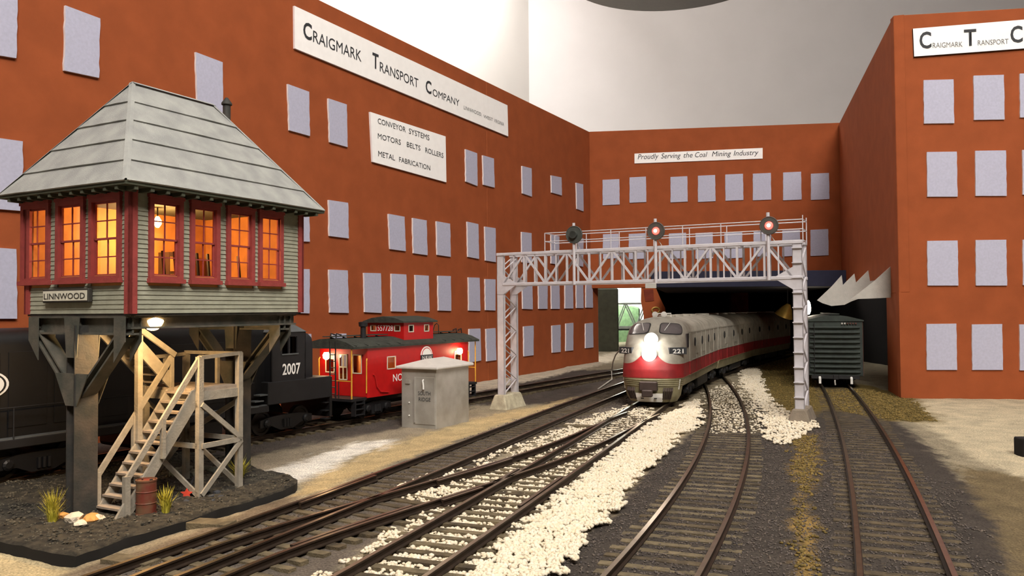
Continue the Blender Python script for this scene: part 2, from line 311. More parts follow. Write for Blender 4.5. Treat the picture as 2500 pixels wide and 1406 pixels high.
ys = np.concatenate([np.arange(12, 60, .34), np.arange(60, 110, .6), np.arange(110, 181, 1.5), np.arange(182, 275, 6.0)])
xs = np.concatenate([np.arange(-75, -26, 1.5), np.arange(-26, 34, .34), np.arange(34, 64, .6), np.arange(64, 110, 3.0)])
o = grid_ground('ground', xs, ys); o.data.materials.append(GM); tag(o, kind='structure')
mb = MB(); mb.box(-75, 109, 12, 274, -4, -.35); tag(mb.build('table_top', 'grey_wood'), kind='structure')
# ================================================================== FACTORY BUILDINGS
def vplane(P0, ang):  # vertical wall plane through P0 running along angle (from the +y axis); normal faces the viewer's side
    d = Vector((math.sin(R(ang)), math.cos(R(ang)), 0)); n = Vector((d.y, -d.x, 0)); return P0, d, n
def panel(name, P0, n, corners, th, parent, mats=('window_card', 'card_edge'), jag=0.0, off=0.0):
    """flat card glued on a wall: photo corners TL,TR,BR,BL thrown onto the wall plane, given thickness th"""
    pts = [HIT(P0 + n * th, n, x, y) for x, y in corners]; mb = MB()
    ring = []
    for i in range(4):
        a, c = pts[i], pts[(i + 1) % 4]; k = 8 if (jag and i % 2 == 1) else 1
        k = 9 if (jag and i == 3) else k
        for j in range(k):
            p = a.lerp(c, j / k)
            if j: p = p + (pts[0] - pts[1]).normalized() * random.uniform(-jag, jag)
            ring.append(p)
    m = len(ring); back = [p - n * (th + .02) for p in ring]
    mb.add(ring + back, [tuple(range(m))]); mb.cur = 1
    k0 = 0; mb.f += [(i, (i + 1) % m, m + (i + 1) % m, m + i) for i in range(m)]; mb.mi += [1] * m
    return mb.build(name, None, parent, mats=list(mats))
# --- left factory
BASE = PX(1459, 886, 0); LP0, LD, LN = vplane(BASE, 28.6)
fac = thing('factory_building', 'long rust-brown factory front with the wide company sign and rows of grey window cards', 'building', (0, 0, 0))
A = BASE + LD * .6; B = BASE - LD * 140; back = -LN * 4
def wall_slab(name, A, B, z0, z1, th, n, material, parent, bevel=.15):
    mb = MB(); o2 = n * -th
    return mb.hexa([A + Vector((0, 0, z0)), B + Vector((0, 0, z0)), B + o2 + Vector((0, 0, z0)), A + o2 + Vector((0, 0, z0)),
             A + Vector((0, 0, z1)), B + Vector((0, 0, z1)), B + o2 + Vector((0, 0, z1)), A + o2 + Vector((0, 0, z1))]).build(name, material, parent, bevel=bevel)
SEAM = HIT(LP0, LN, 1190, 600); SEAM.z = 0
wall_slab('wall_board', A, SEAM + LD * .03, -.4, 46.3, 1.2, LN, 'brick_paint', fac, .06)
wall_slab('wall_board', SEAM - LD * .03, B, -.4, 46.3, 1.2, LN, 'brick_paint', fac, .06)
def q4(x0, y0, x1, y1, x2, y2, x3, y3): return [(x0, y0), (x1, y1), (x2, y2), (x3, y3)]
LW = [q4(-45, -48, 43, -12, 40, 142, -45, 128), q4(160, 13, 245, 45, 242, 190, 157, 172), q4(478, 127, 544, 152, 544, 277, 482, 255), q4(703, 205, 755, 224, 757, 332, 707, 318),
      q4(802, 240, 847, 255, 849, 359, 806, 347), q4(1137, 364, 1165, 374, 1166, 454, 1138, 443), q4(1179, 379, 1206, 387, 1208, 458, 1181, 451), q4(1275, 405, 1298, 411, 1299, 480, 1276, 472),
      q4(1346, 428, 1371, 433, 1372, 477, 1347, 470), q4(1407, 446, 1424, 450, 1425, 516, 1409, 510),
      q4(-30, 333, 56, 345, 55, 515, -30, 508), q4(712, 505, 755, 510, 757, 590, 714, 588), q4(803, 488, 850, 495, 852, 582, 805, 576), q4(949, 522, 988, 529, 991, 613, 953, 608),
      q4(1008, 532, 1042, 538, 1044, 623, 1010, 618), q4(1066, 540, 1099, 546, 1101, 627, 1068, 622), q4(1141, 541, 1168, 547, 1170, 632, 1143, 627), q4(1184, 553, 1210, 557, 1211, 640, 1186, 636),
      q4(1274, 566, 1298, 569, 1299, 643, 1275, 640), q4(1346, 572, 1366, 577, 1365, 646, 1346, 643), q4(1408, 578, 1425, 582, 1424, 651, 1408, 648),
      q4(-30, 603, 40, 608, 42, 778, -30, 778), q4(706, 656, 756, 657, 756, 765, 708, 763), q4(804, 658, 849, 660, 852, 764, 806, 763), q4(889, 666, 930, 667, 932, 764, 891, 762),
      q4(956, 668, 992, 670, 994, 761, 957, 760), q4(1014, 671, 1047, 673, 1049, 760, 1015, 759), q4(1070, 673, 1101, 674, 1102, 759, 1071, 758), q4(1144, 677, 1171, 678, 1173, 759, 1145, 758),
      q4(1185, 681, 1210, 682, 1210, 758, 1186, 757), q4(1276, 690, 1300, 691, 1301, 755, 1277, 754), q4(1315, 690, 1337, 691, 1337, 754, 1316, 754), q4(1346, 689, 1366, 690, 1367, 754, 1347, 754),
      q4(1380, 691, 1399, 692, 1400, 753, 1380, 753), q4(1407, 691, 1424, 692, 1425, 752, 1408, 752), q4(1431, 692, 1447, 693, 1448, 751, 1431, 751),
      q4(1146, 803, 1173, 802, 1175, 880, 1147, 885), q4(1187, 803, 1210, 801, 1212, 879, 1189, 882), q4(1279, 797, 1303, 795, 1303, 867, 1280, 870), q4(1348, 795, 1369, 793, 1369, 859, 1349, 861),
      q4(1382, 790, 1400, 788, 1400, 855, 1382, 857), q4(1430, 790, 1448, 788, 1449, 848, 1430, 850),
      q4(812, 815, 846, 814, 848, 920, 814, 924), q4(738, 815, 760, 815, 762, 930, 740, 934)]
for c in LW: panel('window_panel', LP0, LN, c, .22, fac, jag=.05)
s1 = panel('sign_board', LP0, LN, q4(719, 14, 1239, 257, 1241, 333, 720, 118), .25, fac, ('white_card', 'card_edge')); s1['label'] = 'wide white company sign along the top of the factory'
s2 = panel('sign_board', LP0, LN, q4(904, 273, 1088, 333, 1090, 445, 910, 395), .25, fac, ('white_card', 'card_edge')); s2['label'] = 'white sign listing conveyor systems, motors, belts and rollers'
def sign_text(s, P0, n, a, c, top, parent, material='ink', th=.25, bold=0.0, shear=0):
    """a: baseline start px, c: baseline end px, top: y px of the capitals above a"""
    Pn = P0 + n * th; pa = HIT(Pn, n, *a); pc = HIT(Pn, n, *c); pt = HIT(Pn, n, a[0], top)
    return text_mesh('lettering', s, material, parent, pa, pc - pa, (0, 0, 1), (pc - pa).length, (pt - pa).length, .03, shear, bold)
for s, a, c, tp, bo in (('C', (740, 91), (761, 99), 50, .02), ('RAIGMARK', (764, 102), (882, 151), 72, 0), ('T', (909, 164), (924, 170), 126, .02), ('RANSPORT', (927, 174), (1021, 215), 149, 0),
                        ('C', (1039, 224), (1053, 230), 193, .02), ('OMPANY', (1056, 233), (1121, 260), 215, 0)):
    sign_text(s, LP0, LN, a, c, tp, s1, bold=bo)
for s, a, c, tp in (('LINNWOOD.', (1132, 266), (1176, 284), 257), ('WEST', (1180, 287), (1203, 296), 279), ('VIRGINIA', (1206, 298), (1230, 308), 289)): sign_text(s, LP0, LN, a, c, tp, s1, 'grey_ink')
for s, a, c, tp in (('CONVEYOR', (922, 301), (990, 323), 287), ('SYSTEMS', (998, 326), (1048, 343), 312), ('MOTORS', (922, 338), (978, 354), 324), ('BELTS', (993, 358), (1026, 368), 345), ('ROLLERS', (1038, 372), (1082, 386), 359),
                    ('METAL', (923, 381), (964, 392), 367), ('FABRICATION', (974, 395), (1050, 416), 382)): sign_text(s, LP0, LN, a, c, tp, s2)
# --- back factory (spans the tracks)
BA = 97.5; BP0, BD, BN = vplane(HIT(LP0, LN, 1441, 600), BA); BP0.z = 0
BE = HIT(BP0, BN, 2046, 500); BE.z = 0; BZ = 15.0
bk = thing('factory_building', 'rust-brown factory block spanning the tracks with the coal mining slogan sign', 'building')
wall_slab('wall_board', BP0, BE + BD * 1.0, BZ, 46.3, 1.2, BN, 'brick_paint', bk, .06)
for (x0, y0, x1, y1) in [(1471, 438, 1512, 500), (1537, 432, 1577, 494), (1637, 431, 1678, 493), (1704, 428, 1746, 492), (1771, 425, 1814, 489), (1838, 423, 1882, 488), (1912, 420, 1956, 488), (1980, 423, 2024, 487),
                         (1472, 571, 1510, 631), (1535, 570, 1576, 632), (1633, 569, 1675, 631), (1698, 568, 1740, 631), (1769, 567, 1812, 630), (1840, 563, 1882, 626), (1910, 562, 1953, 625), (1979, 560, 2022, 624)]:
    panel('window_panel', BP0, BN, q4(x0, y0 + 1, x1, y0 - 1, x1 + 1, y1 - 1, x0, y1 + 1), .2, bk, jag=.03)
s3 = panel('sign_board', BP0, BN, q4(1549, 375, 1862, 361, 1862, 387, 1549, 399), .2, bk, ('white_card', 'card_edge'))
for s, a, c, in (('Proudly', (1557, 389), (1608, 387)), ('Serving', (1614, 387), (1662, 385.5)), ('the', (1669, 385), (1691, 384)), ('Coal', (1697, 384), (1727, 383)), ('Mining', (1738, 382), (1785, 380.5)), ('Industry', (1791, 380), (1852, 378))):
    sign_text(s, BP0, BN, a, c, a[1] - 13, s3, th=.2, shear=.25)
# pier with a torn edge below the left end of the block
pl = BP0 - BN * .2
def poly_board(name, P0, n, px, th, material, parent, z0=None, bevel=0):
    pts = [HIT(P0, n, x, y) for x, y in px]
    if z0 is not None:
        for p in pts: p.z = max(p.z, z0)
    return MB().prism(pts, -n * th).build(name, material, parent, bevel=bevel)
poly_board('pier', pl, BN, [(1566, 690), (1596, 690), (1612, 728), (1624, 752), (1627, 790), (1640, 880), (1574, 884), (1572, 770), (1565, 735)], .9, 'brick_paint', bk, -.3)
panel('window_panel', pl, BN, q4(1571, 706, 1595, 706, 1597, 734, 1576, 736), .15, bk, ('dark_brick', 'dark_brick'))
pr = HIT(pl + BN * .1, BN, 1601, 757); MB().tube([pr + Vector((.75 * math.cos(k * .4), 0, .55 * math.sin(k * .4))) for k in range(17)], .16, 6).build('ring', 'brass', bk)
# the dark underpass below the block: deck, deck fascia, rear wall, inner pier
und = thing('road_deck', 'dark navy deck with a blue-black fascia over the tunnel tracks', 'deck', (0, 0, 0))
FY = 115.0; fn = Vector((0, -1, 0)); fP = Vector((0, FY, 0))  # front edge brought forward so that the deck shades the train
a = HIT(fP, fn, 1590, 664); c = HIT(fP, fn, 2066, 658); a2 = HIT(fP, fn, 1590, 701); c2 = HIT(fP, fn, 2066, 699)
zt, zb = (a.z + c.z) / 2, (a2.z + c2.z) / 2
MB().box(a.x, c.x, FY, FY + .6, zb, zt).build('fascia', 'navy', und, bevel=.05)
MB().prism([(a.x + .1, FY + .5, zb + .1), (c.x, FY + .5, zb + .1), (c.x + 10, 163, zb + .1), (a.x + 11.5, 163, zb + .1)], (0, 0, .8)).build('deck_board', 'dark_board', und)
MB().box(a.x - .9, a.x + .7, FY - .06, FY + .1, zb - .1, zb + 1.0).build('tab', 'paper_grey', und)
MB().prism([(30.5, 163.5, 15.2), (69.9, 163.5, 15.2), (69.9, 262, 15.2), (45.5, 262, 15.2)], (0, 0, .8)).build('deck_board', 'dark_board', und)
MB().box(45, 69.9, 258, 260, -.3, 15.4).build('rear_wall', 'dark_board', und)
MB().prism([(29.6, 164, -.3), (30.3, 164, -.3), (45.7, 262, -.3), (45, 262, -.3)], (0, 0, 15.6)).build('light_divider', 'dark_board', und)  # edge-on board added to keep the backdrop light out of the underpass
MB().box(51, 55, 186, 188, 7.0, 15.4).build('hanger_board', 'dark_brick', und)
# --- right factory
RP0, RD, RN = vplane(PX(2200, 972, 0), 98.5); RP0 = RP0 + Vector((0, 0, 0))
rb = thing('factory_building', 'rust-brown factory block with initials sign beside the concrete apron', 'building')
RE = RP0 + RD * 62
mb = MB(); c0 = RP0 + Vector((0, 0, -.3)); BE2 = BE + BD * .4
wall_slab('wall_board', RP0 + RD * 0, RE, -.3, 46.0, 1.2, RN, 'brick_paint', rb, .06)
sd = (BE2 - RP0); sd.z = 0; sdn = sd.normalized(); sn = Vector((-sdn.y, sdn.x, 0))
SZ = 12.6
mb = MB(); th = -sn * 1.2
mb.hexa([RP0 + Vector((0, 0, SZ)) + RD * .02, BE2 + Vector((0, 0, SZ)), BE2 + th + Vector((0, 0, SZ)), RP0 + th + Vector((0, 0, SZ)), RP0 + Vector((0, 0, 46)) + RD * .02, BE2 + Vector((0, 0, 46)), BE2 + th + Vector((0, 0, 46)), RP0 + th + Vector((0, 0, 46))]).build('side_board', 'brick_paint', rb, bevel=.05)
low0 = RP0 + sdn * 9
mb = MB(); mb.hexa([RP0 + Vector((0, 0, -.3)), low0 + Vector((0, 0, -.3)), low0 + th + Vector((0, 0, -.3)), RP0 + th + Vector((0, 0, -.3)), RP0 + Vector((0, 0, SZ)), low0 + Vector((0, 0, SZ)), low0 + th + Vector((0, 0, SZ)), RP0 + th + Vector((0, 0, SZ))]).build('side_board', 'brick_paint', rb)
MB().box(70, 71, 96, 262, -.3, 46).build('rear_board', 'dark_board', rb)
for (x0, y0, x1, y1) in [(2255, 194, 2328, 301), (2377, 183, 2451, 292), (2490, 178, 2564, 286), (2263, 370, 2336, 480), (2381, 367, 2456, 478), (2496, 365, 2571, 475), (2264, 587, 2338, 697), (2382, 585, 2457, 697), (2497, 584, 2572, 696), (2262, 790, 2335, 903), (2373, 791, 2447, 903), (2489, 791, 2563, 904)]:
    s = (250 - y0) / 250 * 2 if y0 < 250 else 0
    panel('window_panel', RP0, RN, q4(x0, y0 + 1 + s, x1, y0 - s, x1 + 2, y1 - s, x0 + 1, y1 + s), .2, rb, jag=.03)
s4 = panel('sign_board', RP0, RN, q4(2229, 70, 2730, 29, 2730, 101, 2232, 138), .3, rb, ('white_card', 'ink'))
for s, a, c, tp, mt, bo in (('C', (2245, 118), (2274, 116.5), 77, 'ink', .02), ('RAIGMARK', (2277, 117), (2350, 114), 104, 'grey_ink', 0), ('T', (2354, 112), (2384, 110), 71, 'ink', .02), ('RANSPORT', (2387, 111), (2462, 107), 98, 'grey_ink', 0), ('C', (2467, 104), (2497, 102), 63, 'ink', .02), ('OMPANY', (2501, 105), (2560, 101), 92, 'grey_ink', 0)):
    sign_text(s, RP0, RN, a, c, tp, s4, mt, .3, bo)
# torn grey card teeth by the side wall
fn = Vector((-.15, -.99, 0)).normalized()
def card(px, Y, label):
    P0 = Vector(((px[0][0] - 1250) / F_PX * Y, Y, 0)); pts = [HIT(P0, fn, x, y) for x, y in px]
    return tag(MB().prism(pts, -fn * .18).build('torn_card', 'paper_grey'), label, 'card')
card([(2078, 730), (2130, 690), (2175, 650), (2178, 682), (2184, 726), (2120, 729)], 101.5, 'grey triangular card sheet fixed at the corner of the factory side wall')
card([(1995, 733), (2030, 700), (2055, 672), (2058, 696), (2086, 668), (2090, 690), (2120, 660), (2124, 686), (2175, 680), (2176, 700), (2078, 736), (2062, 744), (2030, 747), (2008, 740)], 107.5, 'jagged saw-toothed grey card sheet hanging above the boxcar')
# --- view through the opening beside the pier
t = tag(MB().box(21.8, 27.3, 205, 208, -.3, 16.2).build('bridge_pier', 'pier_grey', bevel=.3), 'grey-green slab pier standing in the opening beside the torn factory pier', 'pier')
t = tag(MB().box(24, 45, 266, 267, -.3, 30).build('backdrop_board', 'white_card'), 'white backdrop board glowing behind the far truss bridge', 'backdrop')
tb = thing('truss_bridge', 'pale far truss bridge seen through the opening beside the torn pier', 'bridge', (35, 236, 0))
for y in (-2, 2):
    mb = MB(); mb.bar((-8, y, 12.4), (5.2, y, 12.4), .35, .5); mb.build('top_chord', 'bridge_paint', tb); mb = MB(); mb.bar((-8, y, 5.4), (5.2, y, 5.4), .35, .7); mb.build('bottom_chord', 'bridge_paint', tb)
    for i, (x0, x1) in enumerate(((-7, -4.2), (-1.5, -4.2), (-1.5, 1.6)  , (4.6, 1.6))): MB().bar((x0, y, 12.4), (x1, y, 5.4), .45 if i == 2 else .25, .3).build('diagonal', 'bridge_paint', tb)
MB().box(-8, 5.2, -2, 2, 4.6, 5.1).build('bridge_deck', 'boxcar_green', tb)
for x in (-7.4, 4.4): MB().box(x - .8, x + .8, -2, 2, -.3, 4.7).build('abutment', 'pier_grey', tb)
mb = MB(); hp = [(24, 11.5), (27, 13), (30, 13.6), (33, 12.8), (36, 12.3), (38, 12.0), (41, 11.2), (41, -.3), (24, -.3)]
tag(mb.prism([(x, 256, z) for x, z in hp], (0, 2.5, 0)).build('hill', 'turf_green', bevel=.5), 'pale green scenery hill behind the far truss bridge', 'hill')
t = thing('backdrop_fill_lamp', 'unseen small lamp added to brighten the white backdrop beyond the bridge', 'lamp', (33, 247, 0)); MB().lathe([(.4, 25), (1.4, 23), (1.5, 22.8)], n=16).build('lamp_shade', 'iron', t, smooth=True); MB().lathe([(.2, 24), (.8, 23.4), (.8, 22.9), (.3, 22.4)], n=12).build('bulb', 'bulb_white', t)
MB().tube([(0, 0, 24.8), (0, 0, 30), (0, 14, 30), (0, 19.2, 29)], .15, 6).build('arm', 'iron', t)
point_light('backdrop_fill_light', t, (0, 4, 19), 2.4, (.93, 1.0, .9), .02)  # hidden lamp, added to brighten the view through the opening
# ================================================================== TRACKS
GA = 1.65; RZ0, RZ1 = .37, .75
RPROF = [(-.16, 0), (.16, 0), (.16, .05), (.045, .1), (.045, .27), (.105, .30), (.105, .38), (-.105, .38), (-.105, .30), (-.045, .27), (-.045, .1), (-.16, .05)]
def rail(parent, pts, name='rail'):
    pts = [Vector((p[0], p[1], 0)) for p in pts]; V = []; n = len(RPROF)
    for i, p in enumerate(pts):
        d = (pts[min(i + 1, len(pts) - 1)] - pts[max(i - 1, 0)]).normalized(); nr = Vector((d.y, -d.x, 0))
        V += [p + nr * a + Vector((0, 0, RZ0 + z)) for a, z in RPROF]
    mb = MB(); fs = []; mi = []
    for i in range(len(pts) - 1):
        for k in range(n):
            fs.append((i * n + k, i * n + (k + 1) % n, (i + 1) * n + (k + 1) % n, (i + 1) * n + k)); mi.append(1 if k == 6 else 0)
    fs += [tuple(range(n)), tuple((len(pts) - 1) * n + k for k in reversed(range(n)))]; mi += [0, 0]
    mb.v = [tuple(v) for v in V]; mb.f = fs; mb.mi = mi
    return mb.build(name, None, parent, mats=['rail_side', 'rail_top'])
def offset_path(f, off, y0, y1, step=1.5):
    out = []
    for y in np.arange(y0, y1 + .01, step):
        d = tdir(f, y); out.append((f(y) + d.y * off, y - d.x * off))
    return out
def tie_proto(material, seed):
    r = random.Random(seed); mb = MB(); h = .36
    mb.box(-.5, .5, -.25, .25, -h, 0); mb.v = [(x, y + r.uniform(-.02, .02), z + (r.uniform(-.015, .015) if z == 0 else 0)) for x, y, z in mb.v]
    return proto_mesh(mb, 'tie', material, bevel=.0)
TIES = [tie_proto(mt, i) for i, mt in enumerate(('tie_wood', 'tie_wood', 'tie_dark', 'tie_wood', 'tie_dark'))]
TIED = [tie_proto('tie_dark', i + 9) for i in range(3)]
TIE_SPOTS = []
def put_tie(parent, f, y, left, right, protos, dz=0.0, jitter=.03):
    d = tdir(f, y); nr = Vector((d.y, -d.x, 0)); c = Vector((f(y), y, RZ0 + .01 + dz)) + nr * ((left + right) / 2 + random.uniform(-.12, .12))
    L_ = right - left + random.uniform(-.15, .15); a = math.atan2(nr.y, nr.x) + R(random.uniform(-1.5, 1.5))
    child(random.choice(protos), parent, c, (0, 0, a), (L_, random.uniform(.92, 1.08), 1)); TIE_SPOTS.append((c.x, c.y, a, L_))
def ties_along(parent, f, y0, y1, protos, pitch=1.16, left=None, right=None, dz=0.0):
    y = y0
    while y < y1:
        l = left(y) if left else -2.65; r_ = right(y) if right else 2.65
        put_tie(parent, f, y, l, r_, protos, dz); y += pitch * tdir(f, y).y
def track(label): return thing('railroad_track', label, 'track', (0, 0, 0))
tr1 = track('dark track carrying the black locomotive and the red caboose along the factory foot')
for s in (-GA, GA): rail(tr1, offset_path(fT1, s, 30, 170, 4))
ties_along(tr1, fT1, 46, 128, TIES)
tr2 = track('cinder-filled track curving between the silver hut and the white-ballasted line')
for s in (-GA, GA): rail(tr2, offset_path(fT2, s, 24, 128))
ties_along(tr2, fT2, 46, 120, TIED, dz=-.04)
trm = track('white-ballasted main track leading under the grey and red locomotive')
for s in (-GA, GA): rail(trm, offset_path(fM, s, 24, 196))
ties_along(trm, fM, 24, 46, TIES)
ties_along(trm, fM, 46.3, 79, TIES, left=lambda y: -(max(0, (fM(y) - fD(y)) * .93)) - 2.65)
ties_along(trm, fM, 79.5, 128, TIES, dz=-.03)
trd = track('crossover track branching from the white-ballasted line to the cinder-filled track')
for s in (-GA, GA): rail(trd, offset_path(fD, s, 24, 79))
ties_along(trd, fD, 24, 45.5, TIES, left=lambda y: -2.65 - max(0, (fD(y) - fT2(y)) * .9))
for (f, off, y0, y1) in ((fM, GA - .32, 42, 49), (fD, -GA + .32, 47, 54), (fT2, -GA + .32, 42, 49), (fD, GA - .32, 35.5, 42.5), (fM, -GA - .33, 46.5, 51), (fD, GA + .3, 44, 47.5)): rail(trd, offset_path(f, off, y0, y1, 1.0), 'guard_rail')
for yy in (72.0, 34.0):
    c = Vector((fD(yy) - 4.6 if yy < 50 else fM(yy) - 4.2, yy, .34))
    MB().box(-1.2, 1.2, -.45, .45, -.3, .12).build('switch_block', 'tie_wood', trd, loc=c, rot=(0, 0, R(-20)))
tr4 = track('curving track half buried in dark cinder to the right of the white ballast')
for s in (-GA, GA): rail(tr4, offset_path(fT4, s, 24, 128))
ties_along(tr4, fT4, 24, 120, TIES, dz=-.02)
tr5 = track('track sunk in dark cinder leading to the green boxcar')
for s in (-GA, GA): rail(tr5, offset_path(fT5, s, 24, 150))
ties_along(tr5, fT5, 24, 128, TIED, dz=-.03)
# ---- loose stones
def ico(seed, flat=.8):
    r = np.random.default_rng(seed); bm = bmesh.new(); bmesh.ops.create_icosphere(bm, subdivisions=1, radius=1)
    v = np.array([x.co[:] for x in bm.verts]); f = np.array([[w.index for w in q.verts] for q in bm.faces]); bm.free()
    return v * r.uniform(.72, 1.2, (len(v), 1)) * np.array([1, 1, flat]), f
SHAPES = [ico(i) for i in range(6)]
_o = bmesh.new(); bmesh.ops.create_cone(_o, segments=3, radius1=1, radius2=.5, depth=1.2, cap_ends=True)
CHIP = (np.array([v.co[:] for v in _o.verts]), None)
def scatter(name, P, size, material, label, cat):
    """P: n x 3 centres, size: n radii -> one mesh of loose stones"""
    V = []; Fc = []; k = 0
    for (p, s) in zip(P, size):
        v, f = SHAPES[rng.integers(6)]; a = rng.uniform(0, 6.28); c, sn_ = math.cos(a), math.sin(a)
        w = v * s * rng.uniform(.8, 1.25, 3); w = np.stack([w[:, 0] * c - w[:, 1] * sn_, w[:, 0] * sn_ + w[:, 1] * c, w[:, 2]], 1) + p
        V.append(w); Fc.append(f + k); k += len(v)
    V = np.concatenate(V); Fc = np.concatenate(Fc); me = bpy.data.meshes.new(name)
    me.vertices.add(len(V)); me.vertices.foreach_set('co', V.ravel()); me.loops.add(len(Fc) * 3); me.loops.foreach_set('vertex_index', Fc.ravel().astype(np.int32))
    me.polygons.add(len(Fc)); me.polygons.foreach_set('loop_start', np.arange(0, len(Fc) * 3, 3, dtype=np.int32)); me.polygons.foreach_set('loop_total', np.full(len(Fc), 3, np.int32)); me.update(calc_edges=True)
    me.materials.append(MATS[material]); o = bpy.data.objects.new(name, me); COL.objects.link(o); return tag(o, label, cat, kind='stuff')
def rand_in(polypx, n, z=.25):
    Pz = np.array(zone(polypx, z)); lo, hi = Pz.min(0), Pz.max(0); out = np.zeros((0, 2))
    while len(out) < n:
        q = rng.uniform(lo, hi, (n * 2, 2)); jit = np.stack([vnoise(q[:, 0] * 1.5, q[:, 1] * 1.5, 5), vnoise(q[:, 0] * 1.5 + 40, q[:, 1] * 1.5, 6)], 1) - .5
        out = np.concatenate([out, q[inpoly(q[:, 0] + jit[:, 0] * 1.6, q[:, 1] + jit[:, 1] * 1.6, Pz)]])
    return out[:n]
TS = np.array(TIE_SPOTS)
def tie_clear(Q, marg=.05):
    ok = np.ones(len(Q), bool)
    for cx, cy, a, l in TS:
        near = (np.abs(Q[:, 0] - cx) < l) & (np.abs(Q[:, 1] - cy) < l)
        if not near.any(): continue
        dx, dy = Q[:, 0] - cx, Q[:, 1] - cy; u = dx * math.cos(a) + dy * math.sin(a); v = -dx * math.sin(a) + dy * math.cos(a)
        ok &= ~((np.abs(u) < l / 2 + marg) & (np.abs(v) < .25 + marg))
    return ok
def rail_clear(Q, m=.2):
    ok = np.ones(len(Q), bool)
    for f, y0, y1 in ((fM, 20, 200), (fD, 20, 79), (fT2, 20, 130), (fT4, 20, 130), (fT5, 20, 150)):
        Yc = np.clip(Q[:, 1], y0, y1); d = (Q[:, 0] - np_f(f, Yc)) * .935
        ok &= (np.abs(np.abs(d) - GA) > m) | (Q[:, 1] > y1 + 1)
    return ok
strip = [(1705, 980), (1712, 1042), (1655, 1072), (1600, 1130), (1505, 1232), (1440, 1300), (1340, 1420), (1140, 1420), (1190, 1362), (1290, 1270), (1400, 1175), (1500, 1090), (1580, 1040), (1650, 1005)]
rightp = [(1808, 898), (1852, 900), (1868, 945), (1885, 985), (1925, 1015), (1980, 1025), (1995, 1045), (1955, 1062), (1930, 1088), (1880, 1085), (1866, 1062), (1862, 1010), (1835, 975), (1815, 950)]
def pile(Q, top, size): return np.column_stack([Q, ground_height(Q[:, 0], Q[:, 1]) + top]), size
A_ = rand_in(strip, 17000); A_ = A_[rail_clear(A_, .25)]; A_ = A_[tie_clear(A_, -.02) | (rng.random(len(A_)) < .05)]
ed = (vnoise(A_[:, 0] * .8, A_[:, 1] * .8, 9)) * .22
Pa, sa = pile(A_, .06 + ed + rng.uniform(0, .08, len(A_)), rng.uniform(.07, .15, len(A_)))
B_ = rand_in(rightp, 5200); B_ = B_[rail_clear(B_, .25)]; Pb, sb_ = pile(B_, .08 + rng.uniform(0, .1, len(B_)), rng.uniform(.08, .16, len(B_)))
mid = [(1590, 1000), (1630, 1015), (1500, 1120), (1340, 1245), (1120, 1430), (720, 1430), (880, 1370), (940, 1310), (1060, 1235), (960, 1225), (1000, 1190), (1230, 1125), (1400, 1055), (1500, 1015), (1560, 990)]
C_ = rand_in(mid, 17000); C_ = C_[rail_clear(C_, .22)]; C_ = C_[tie_clear(C_, .03)]
Pc, sc_ = pile(C_, .0 + rng.uniform(0, .14, len(C_)), rng.uniform(.07, .135, len(C_)))
D_ = rand_in([(1715, 960), (1790, 935), (1850, 1000), (1856, 1062), (1720, 1062), (1742, 1010)], 2600); D_ = D_[rail_clear(D_, .2)]; D_ = D_[tie_clear(D_, .0)]
Pd, sd_ = pile(D_, -.02 + rng.uniform(0, .08, len(D_)), rng.uniform(.07, .12, len(D_)))
E_ = rand_in([(1535, 990), (1560, 985), (1440, 1035), (1250, 1105), (1120, 1150), (1000, 1190), (960, 1195), (1130, 1130), (1300, 1080), (1430, 1025)], 900); E_ = E_[rail_clear(E_, .22)]
Pe, se_ = pile(E_, .04 + rng.uniform(0, .08, len(E_)), rng.uniform(.07, .13, len(E_)))
scatter('gravel', np.concatenate([Pa, Pc, Pe]), np.concatenate([sa, sc_, se_]), 'ballast_white', 'white crushed stone ballast around the main track and crossover', 'ballast')
scatter('gravel', np.concatenate([Pb, Pd]), np.concatenate([sb_, sd_]), 'ballast_white', 'white crushed stone ballast beside the right foot of the signal bridge', 'ballast')
G_ = rand_in([(1700, 1060), (2100, 1050), (2330, 1200), (2440, 1420), (1250, 1420), (1500, 1260), (1640, 1110)], 15000); G_ = G_[rail_clear(G_, .2)]; G_ = G_[tie_clear(G_, -.05) | (rng.random(len(G_)) < .25)]
Pg, sg = pile(G_, .01 + rng.uniform(0, .03, len(G_)), rng.uniform(.025, .06, len(G_)))
H_ = rand_in([(1540, 935), (1540, 985), (1400, 1030), (1000, 1185), (600, 1350), (480, 1430), (240, 1430), (700, 1245), (1100, 1090), (1400, 975)], 6000); H_ = H_[rail_clear(H_, .2)]
Ph, sh = pile(H_, .01 + rng.uniform(0, .03, len(H_)), rng.uniform(.025, .06, len(H_)))
T_ = np.concatenate([rand_in([(1860, 880), (1950, 860), (2005, 945), (1995, 1005), (1930, 1005), (1885, 965)], 3200), rand_in([(1990, 955), (2130, 950), (2230, 970), (2280, 1022), (2160, 1028), (2060, 1006)], 4200), rand_in([(1940, 1065), (1988, 1065), (1985, 1180), (1965, 1225), (1985, 1290), (1985, 1415), (1950, 1415), (1945, 1260), (1962, 1200), (1940, 1150)], 950)]); T_ = T_[rail_clear(T_, .2)]
Pt, st_ = pile(T_, .02 + rng.uniform(0, .04, len(T_)), rng.uniform(.04, .11, len(T_)))
scatter('ground_turf', Pt, st_, 'turf_bits', 'ochre scenic turf crumbs around the boxcar track and the yard verges', 'turf')
scatter('cinder', np.concatenate([Pg, Ph]), np.concatenate([sg, sh]), 'cinder', 'dark cinder ballast spread over the yard tracks', 'ballast')
